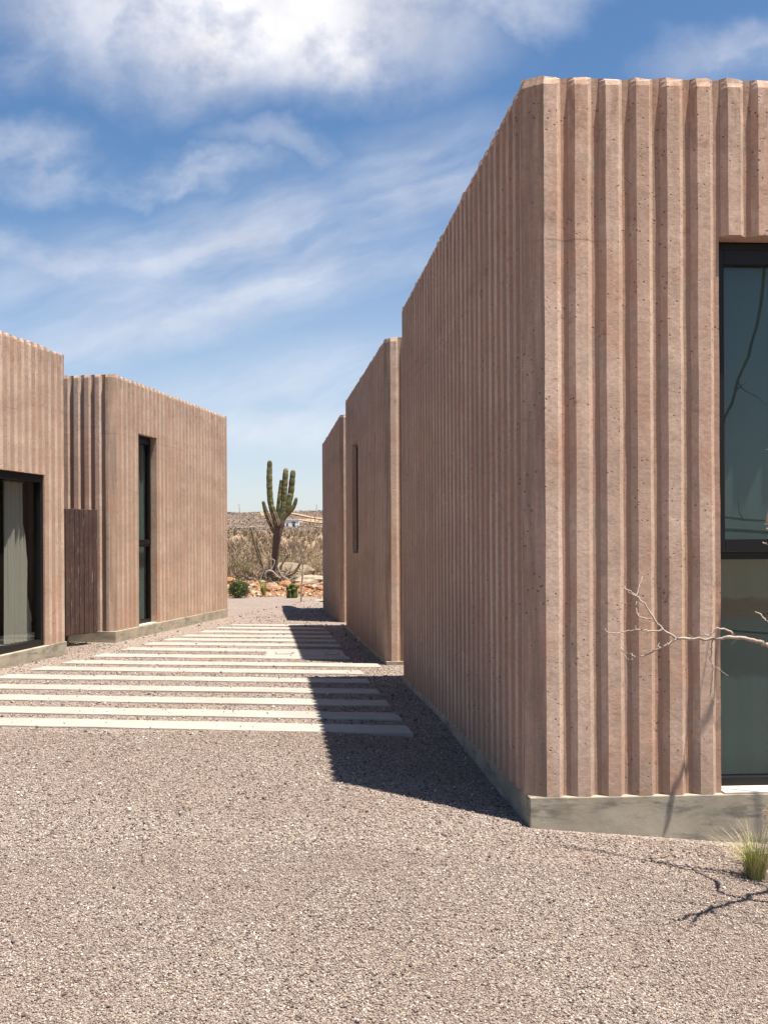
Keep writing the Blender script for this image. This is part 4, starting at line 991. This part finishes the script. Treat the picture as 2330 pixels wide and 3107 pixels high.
# dirt tracks on the hill
def track(pix, w):
    pts = []
    for (x, y) in pix:
        h = hit(670 + x / 4.424, 1350 + y / 4.424, tz, 150, 900); pts.append(h)
    sp = spline(pts, 6); v = []; f = []
    for i, p in enumerate(sp):
        for s_ in (-1, -0.33, 0.33, 1):
            q = Vector((p.x, p.y + s_ * w, 0)); v.append((q.x, q.y, float(tz(q.x, q.y)) + 0.35))
    for i in range(len(sp) - 1):
        for k in range(3): f.append((i * 4 + k, i * 4 + k + 1, i * 4 + k + 5, i * 4 + k + 4))
    o = mesh_obj('dirt_track', v, f, M['sand']); tag(o, kind='structure')
track([(780, 930), (900, 925), (1000, 935), (1120, 960), (1250, 985), (1420, 1010)], 7)
track([(1040, 1010), (1180, 1035), (1420, 1060)], 6)
track([(480, 880), (540, 905), (570, 960)], 9)
track([(1250, 1110), (1420, 1125)], 5)
# small white house on the slope
hx0 = cc(860, 1140, 300); hz = float(tz(hx0.x + 2, 300)); W2 = 4.1; Hh = cc(860, 1008, 300).z - hz
wh = empty('white_house', (hx0.x, 300, hz)); tag(wh, 'small flat-roofed white house far off on the slope, right of the cactus', 'house')
M['white'] = simple('white_plaster', (0.72, 0.70, 0.70), 0.8); M['dark'] = simple('dark_opening', (0.03, 0.03, 0.035), 0.5)
mb = MB(); mb.box((hx0.x, 300, hz - 1), (W2, 0, 0), (0, 5, 0), (0, 0, Hh + 1)); mb.build('wall', M['white'], wh)
mb = MB(); mb.box((hx0.x - 0.1, 299.85, hz + Hh), (W2 + 0.2, 0, 0), (0, 5.3, 0), (0, 0, 0.18)); mb.build('roof', M['white'], wh)
for (fx, fz, fw, fh) in ((0.50, 0.55, 0.26, 0.18), (0.56, 0.05, 0.16, 0.42), (0.12, 0.15, 0.12, 0.35)):
    mb = MB(); mb.box((hx0.x + W2 * fx, 299.93, hz + Hh * fz), (W2 * fw, 0, 0), (0, 0.1, 0), (0, 0, Hh * fh)); mb.build('window', M['dark'], wh)

# ------------------------------------------------------------------ leafless tree at the right, mostly outside the frame
M['bark'] = simple('pale_bark', (0.42, 0.345, 0.275), 0.85, nscale=25, namp=0.45, bump=0.4, bscale=60)
def c6(x, y, D): return P(1800 + x / 3.13, 1600 + y / 3.13, D + 0.13)
TB = Vector((3.6, 4.60, float(gz(3.6, 4.60)) - 0.03))
tree = empty('leafless_tree', tuple(TB)); tag(tree, 'leafless pale-barked tree whose crooked branch reaches in from the right edge', 'tree')
def tb(name, pts, r0, r1, seg=8, n=5, jit=0.0, seed=0, parent=tree, kids=None):
    sp = spline(pts, n); rnd = random.Random(seed)
    if jit: sp = [sp[0]] + [p + Vector([rnd.gauss(0, jit) for _ in range(3)]) for p in sp[1:]]
    m = len(sp); rad = [(r0 + (r1 - r0) * i / (m - 1)) * (1 + (0.12 * rnd.uniform(-1, 1) if jit else 0)) for i in range(m)]
    mb = MB(); mb.tube(sp, rad, seg)
    if kids:
        for k in range(kids[0]):
            i = rnd.randint(m // 4, m - 1); dv = (sp[i] - sp[i - 1]).normalized()
            twig(mb, sp[i], dv * 0.6 + Vector([rnd.gauss(0, 1) for _ in range(3)]) * 0.7, kids[1] * rnd.uniform(0.5, 1.2), max(0.0022, rad[i] * 0.55), rnd, kids[2], 5, 0.35, 2)
    return mb.build(name, M['bark'], parent, True), sp
tb('trunk', [TB, TB + Vector((0.1, 0.03, 0.8)), TB + Vector((0.42, 0.0, 1.6)), TB + Vector((0.85, 0.05, 2.5)), TB + Vector((1.1, 0.1, 3.3))], 0.055, 0.022, 10, 5, 0.008, 1, kids=(6, 0.5, 1))
# the visible branch
mainb = [(TB + Vector((0.19, 0.01, 1.05)))] + [c6(x, y, D) for x, y, D in ((2300, 1330, 4.6), (1900, 1190, 4.85), (1659, 1115, 5.0), (1560, 1082, 5.02), (1340, 1045, 5.08), (1150, 1060, 5.12), (1000, 1066, 5.15), (790, 1060, 5.2))]
bb, _ = tb('branch', mainb, 0.0135, 0.0066, 8, 5, 0.003, 2)
def sub(px, r0, r1, seed, D=5.2, dd=0.1):
    m = len(px); tb('twig', [c6(x, y, D + dd * i / m) for i, (x, y) in enumerate(px)], r0, r1, 6, 4, 0.002, seed, tree)
sub([(790, 1060), (735, 1020), (660, 965), (560, 850), (490, 730), (410, 650), (330, 600), (275, 560)], 0.0075, 0.0022, 3)
sub([(790, 1060), (690, 1125), (620, 1148), (560, 1190), (480, 1220), (400, 1232)], 0.0068, 0.0030, 4)
sub([(400, 1232), (350, 1200), (310, 1190)], 0.0030, 0.0014, 5)
sub([(375, 1252), (325, 1250), (290, 1205), (268, 1150), (278, 1125)], 0.0032, 0.0014, 6, 5.22)
sub([(700, 1100), (705, 1135), (640, 1140), (612, 1130), (622, 1100)], 0.0030, 0.0016, 7)
sub([(668, 972), (600, 987), (500, 985), (410, 975), (330, 985), (190, 1008), (130, 992), (118, 968)], 0.0050, 0.0018, 8)
sub([(415, 978), (402, 950), (408, 935)], 0.0022, 0.0010, 9)
sub([(520, 990), (515, 1010), (508, 1025)], 0.0018, 0.0010, 19)
sub([(555, 865), (490, 870), (430, 840), (405, 780), (412, 700)], 0.0036, 0.0022, 10)
sub([(412, 660), (430, 580), (450, 520), (466, 470)], 0.0026, 0.0016, 11, 5.26)
sub([(410, 650), (380, 640), (345, 625), (330, 610)], 0.003, 0.0014, 12)
sub([(310, 590), (300, 575), (312, 560)], 0.0016, 0.0009, 13)
sub([(1350, 1045), (1300, 995), (1180, 960), (1130, 1003), (1090, 1030), (1055, 1010)], 0.0062, 0.0022, 14, 5.1, 0.02)
sub([(940, 1062), (925, 1040), (905, 1022)], 0.0026, 0.0012, 15, 5.15, 0.0)
sub([(1130, 1050), (1125, 1130), (1122, 1200), (1108, 1250), (1130, 1300), (1200, 1355), (1280, 1412)], 0.0042, 0.0014, 16, 5.12)
sub([(1130, 1300), (1137, 1350), (1122, 1480), (1110, 1560), (1120, 1625), (1190, 1665)], 0.0032, 0.0013, 17, 5.16)
sub([(1360, 1060), (1345, 1085), (1318, 1104)], 0.0025, 0.0018, 18, 5.08, 0.0)
sub([(1040, 1070), (1045, 1105), (1030, 1110)], 0.0024, 0.0010, 20, 5.15, 0.0)
sub([(2900, 1300), (2300, 1080), (1900, 980), (1700, 905), (1640, 885), (1590, 825), (1530, 800)], 0.0075, 0.0022, 21, 4.95)
sub([(3000, 500), (2300, 250), (1900, 180), (1740, 150), (1660, 160), (1618, 150)], 0.008, 0.0028, 22, 4.95)
sub([(2300, 250), (1900, 60), (1720, 30), (1640, 5)], 0.008, 0.0028, 23, 4.95)
def back(px, py, h, f=gz):
    """point of the tree at height h above where its shadow falls on the ground at the photo pixel"""
    g = hit(px, py, f); k = h / SUNV.z; return g + SUNV * k
def wallp(px, py, s_):
    a, b = ideal(px, py); D = 5.93; return Vector((a * D, D, EYE + b * D)) + SUNV * s_
bk = [TB + Vector((0.48, 0.0, 1.75)), back(2420, 2705, 1.85), back(2330, 2715, 1.75), back(2220, 2745, 1.75), back(2130, 2775, 1.7), back(2040, 2795, 1.7)]
tb('branch', bk, 0.020, 0.008, 8, 5, 0.008, 31, kids=(9, 0.34, 1))
bk = [TB + Vector((1.12, 0.1, 3.4)), wallp(2290, 1820, 2.75), wallp(2190, 2060, 2.3), wallp(2130, 2185, 2.1), wallp(2070, 2330, 2.0), wallp(2035, 2420, 1.95), wallp(2018, 2545, 1.9)]
tb('branch', bk, 0.012, 0.0075, 8, 5, 0.006, 32, kids=(4, 0.25, 0))
bk = [TB + Vector((0.55, 0.02, 1.9)), back(2330, 2640, 1.9), back(2260, 2625, 1.8), back(2180, 2600, 1.75)]
tb('branch', bk, 0.016, 0.005, 8, 5, 0.012, 33, kids=(7, 0.3, 1))

# ------------------------------------------------------------------ grass tuft by the footing
gb = hit(2292, 2672, gz); gt = empty('grass_tuft', tuple(gb)); tag(gt, 'green and straw-coloured ornamental grass tuft in front of the grey footing', 'grass plant')
M['gr_green'] = leaf_mat('green_grass_blade', (0.12, 0.18, 0.015), (0.24, 0.27, 0.04)); M['gr_straw'] = leaf_mat('straw_grass_blade', (0.38, 0.30, 0.15), (0.56, 0.46, 0.27))
mesh_quads('green_blades', blades(250, tuple(gb), 0.14, 0.30, 0.0040, 2, rad0=0.045, curve=0.5), M['gr_green'], gt, tuple(gb))
mesh_quads('dry_blades', blades(190, tuple(gb), 0.27, 0.37, 0.0024, 3, rad0=0.055, curve=0.7), M['gr_straw'], gt, tuple(gb))
M['plume'] = leaf_mat('bronze_seed_head', (0.55, 0.33, 0.16), (0.70, 0.48, 0.28))
for i, (ex, ey, hh) in enumerate(((2318, 2486, 1), (2352, 2500, 1), (2375, 2470, 1))):
    a = gb + Vector((0.02, 0, 0)); tip = P(ex, ey, gb.y - 0.02); midp = tip + Vector((0.02, 0, 0.075)); mb = MB()
    mb.tube(spline([a, a.lerp(midp, 0.5) + Vector((0.01, 0, 0.02)), midp + Vector((0.012, 0, 0.005)), tip + Vector((0.008, 0, 0.05))], 4), 0.0014, 5); mb.build('stem', M['gr_straw'], gt)
    pv = []; r = np.random.RandomState(i)
    for k in range(160):
        s_ = r.uniform(); c = np.array((midp + Vector((0.022, 0, 0.01))).lerp(tip, s_)) + np.array([0, 0, 0.014 * math.sin(s_ * 3.14)]); d = r.normal(size=3) * 0.008 + np.array([-0.004, 0, -0.008]); sd = np.cross(d, r.normal(size=3)); sd /= np.linalg.norm(sd) / 0.0009
        pv.append([c - sd, c + sd, c + d + sd * 0.3, c + d - sd * 0.3])
    mesh_quads('seed_head', np.array(pv), M['plume'], gt, tuple(gb))
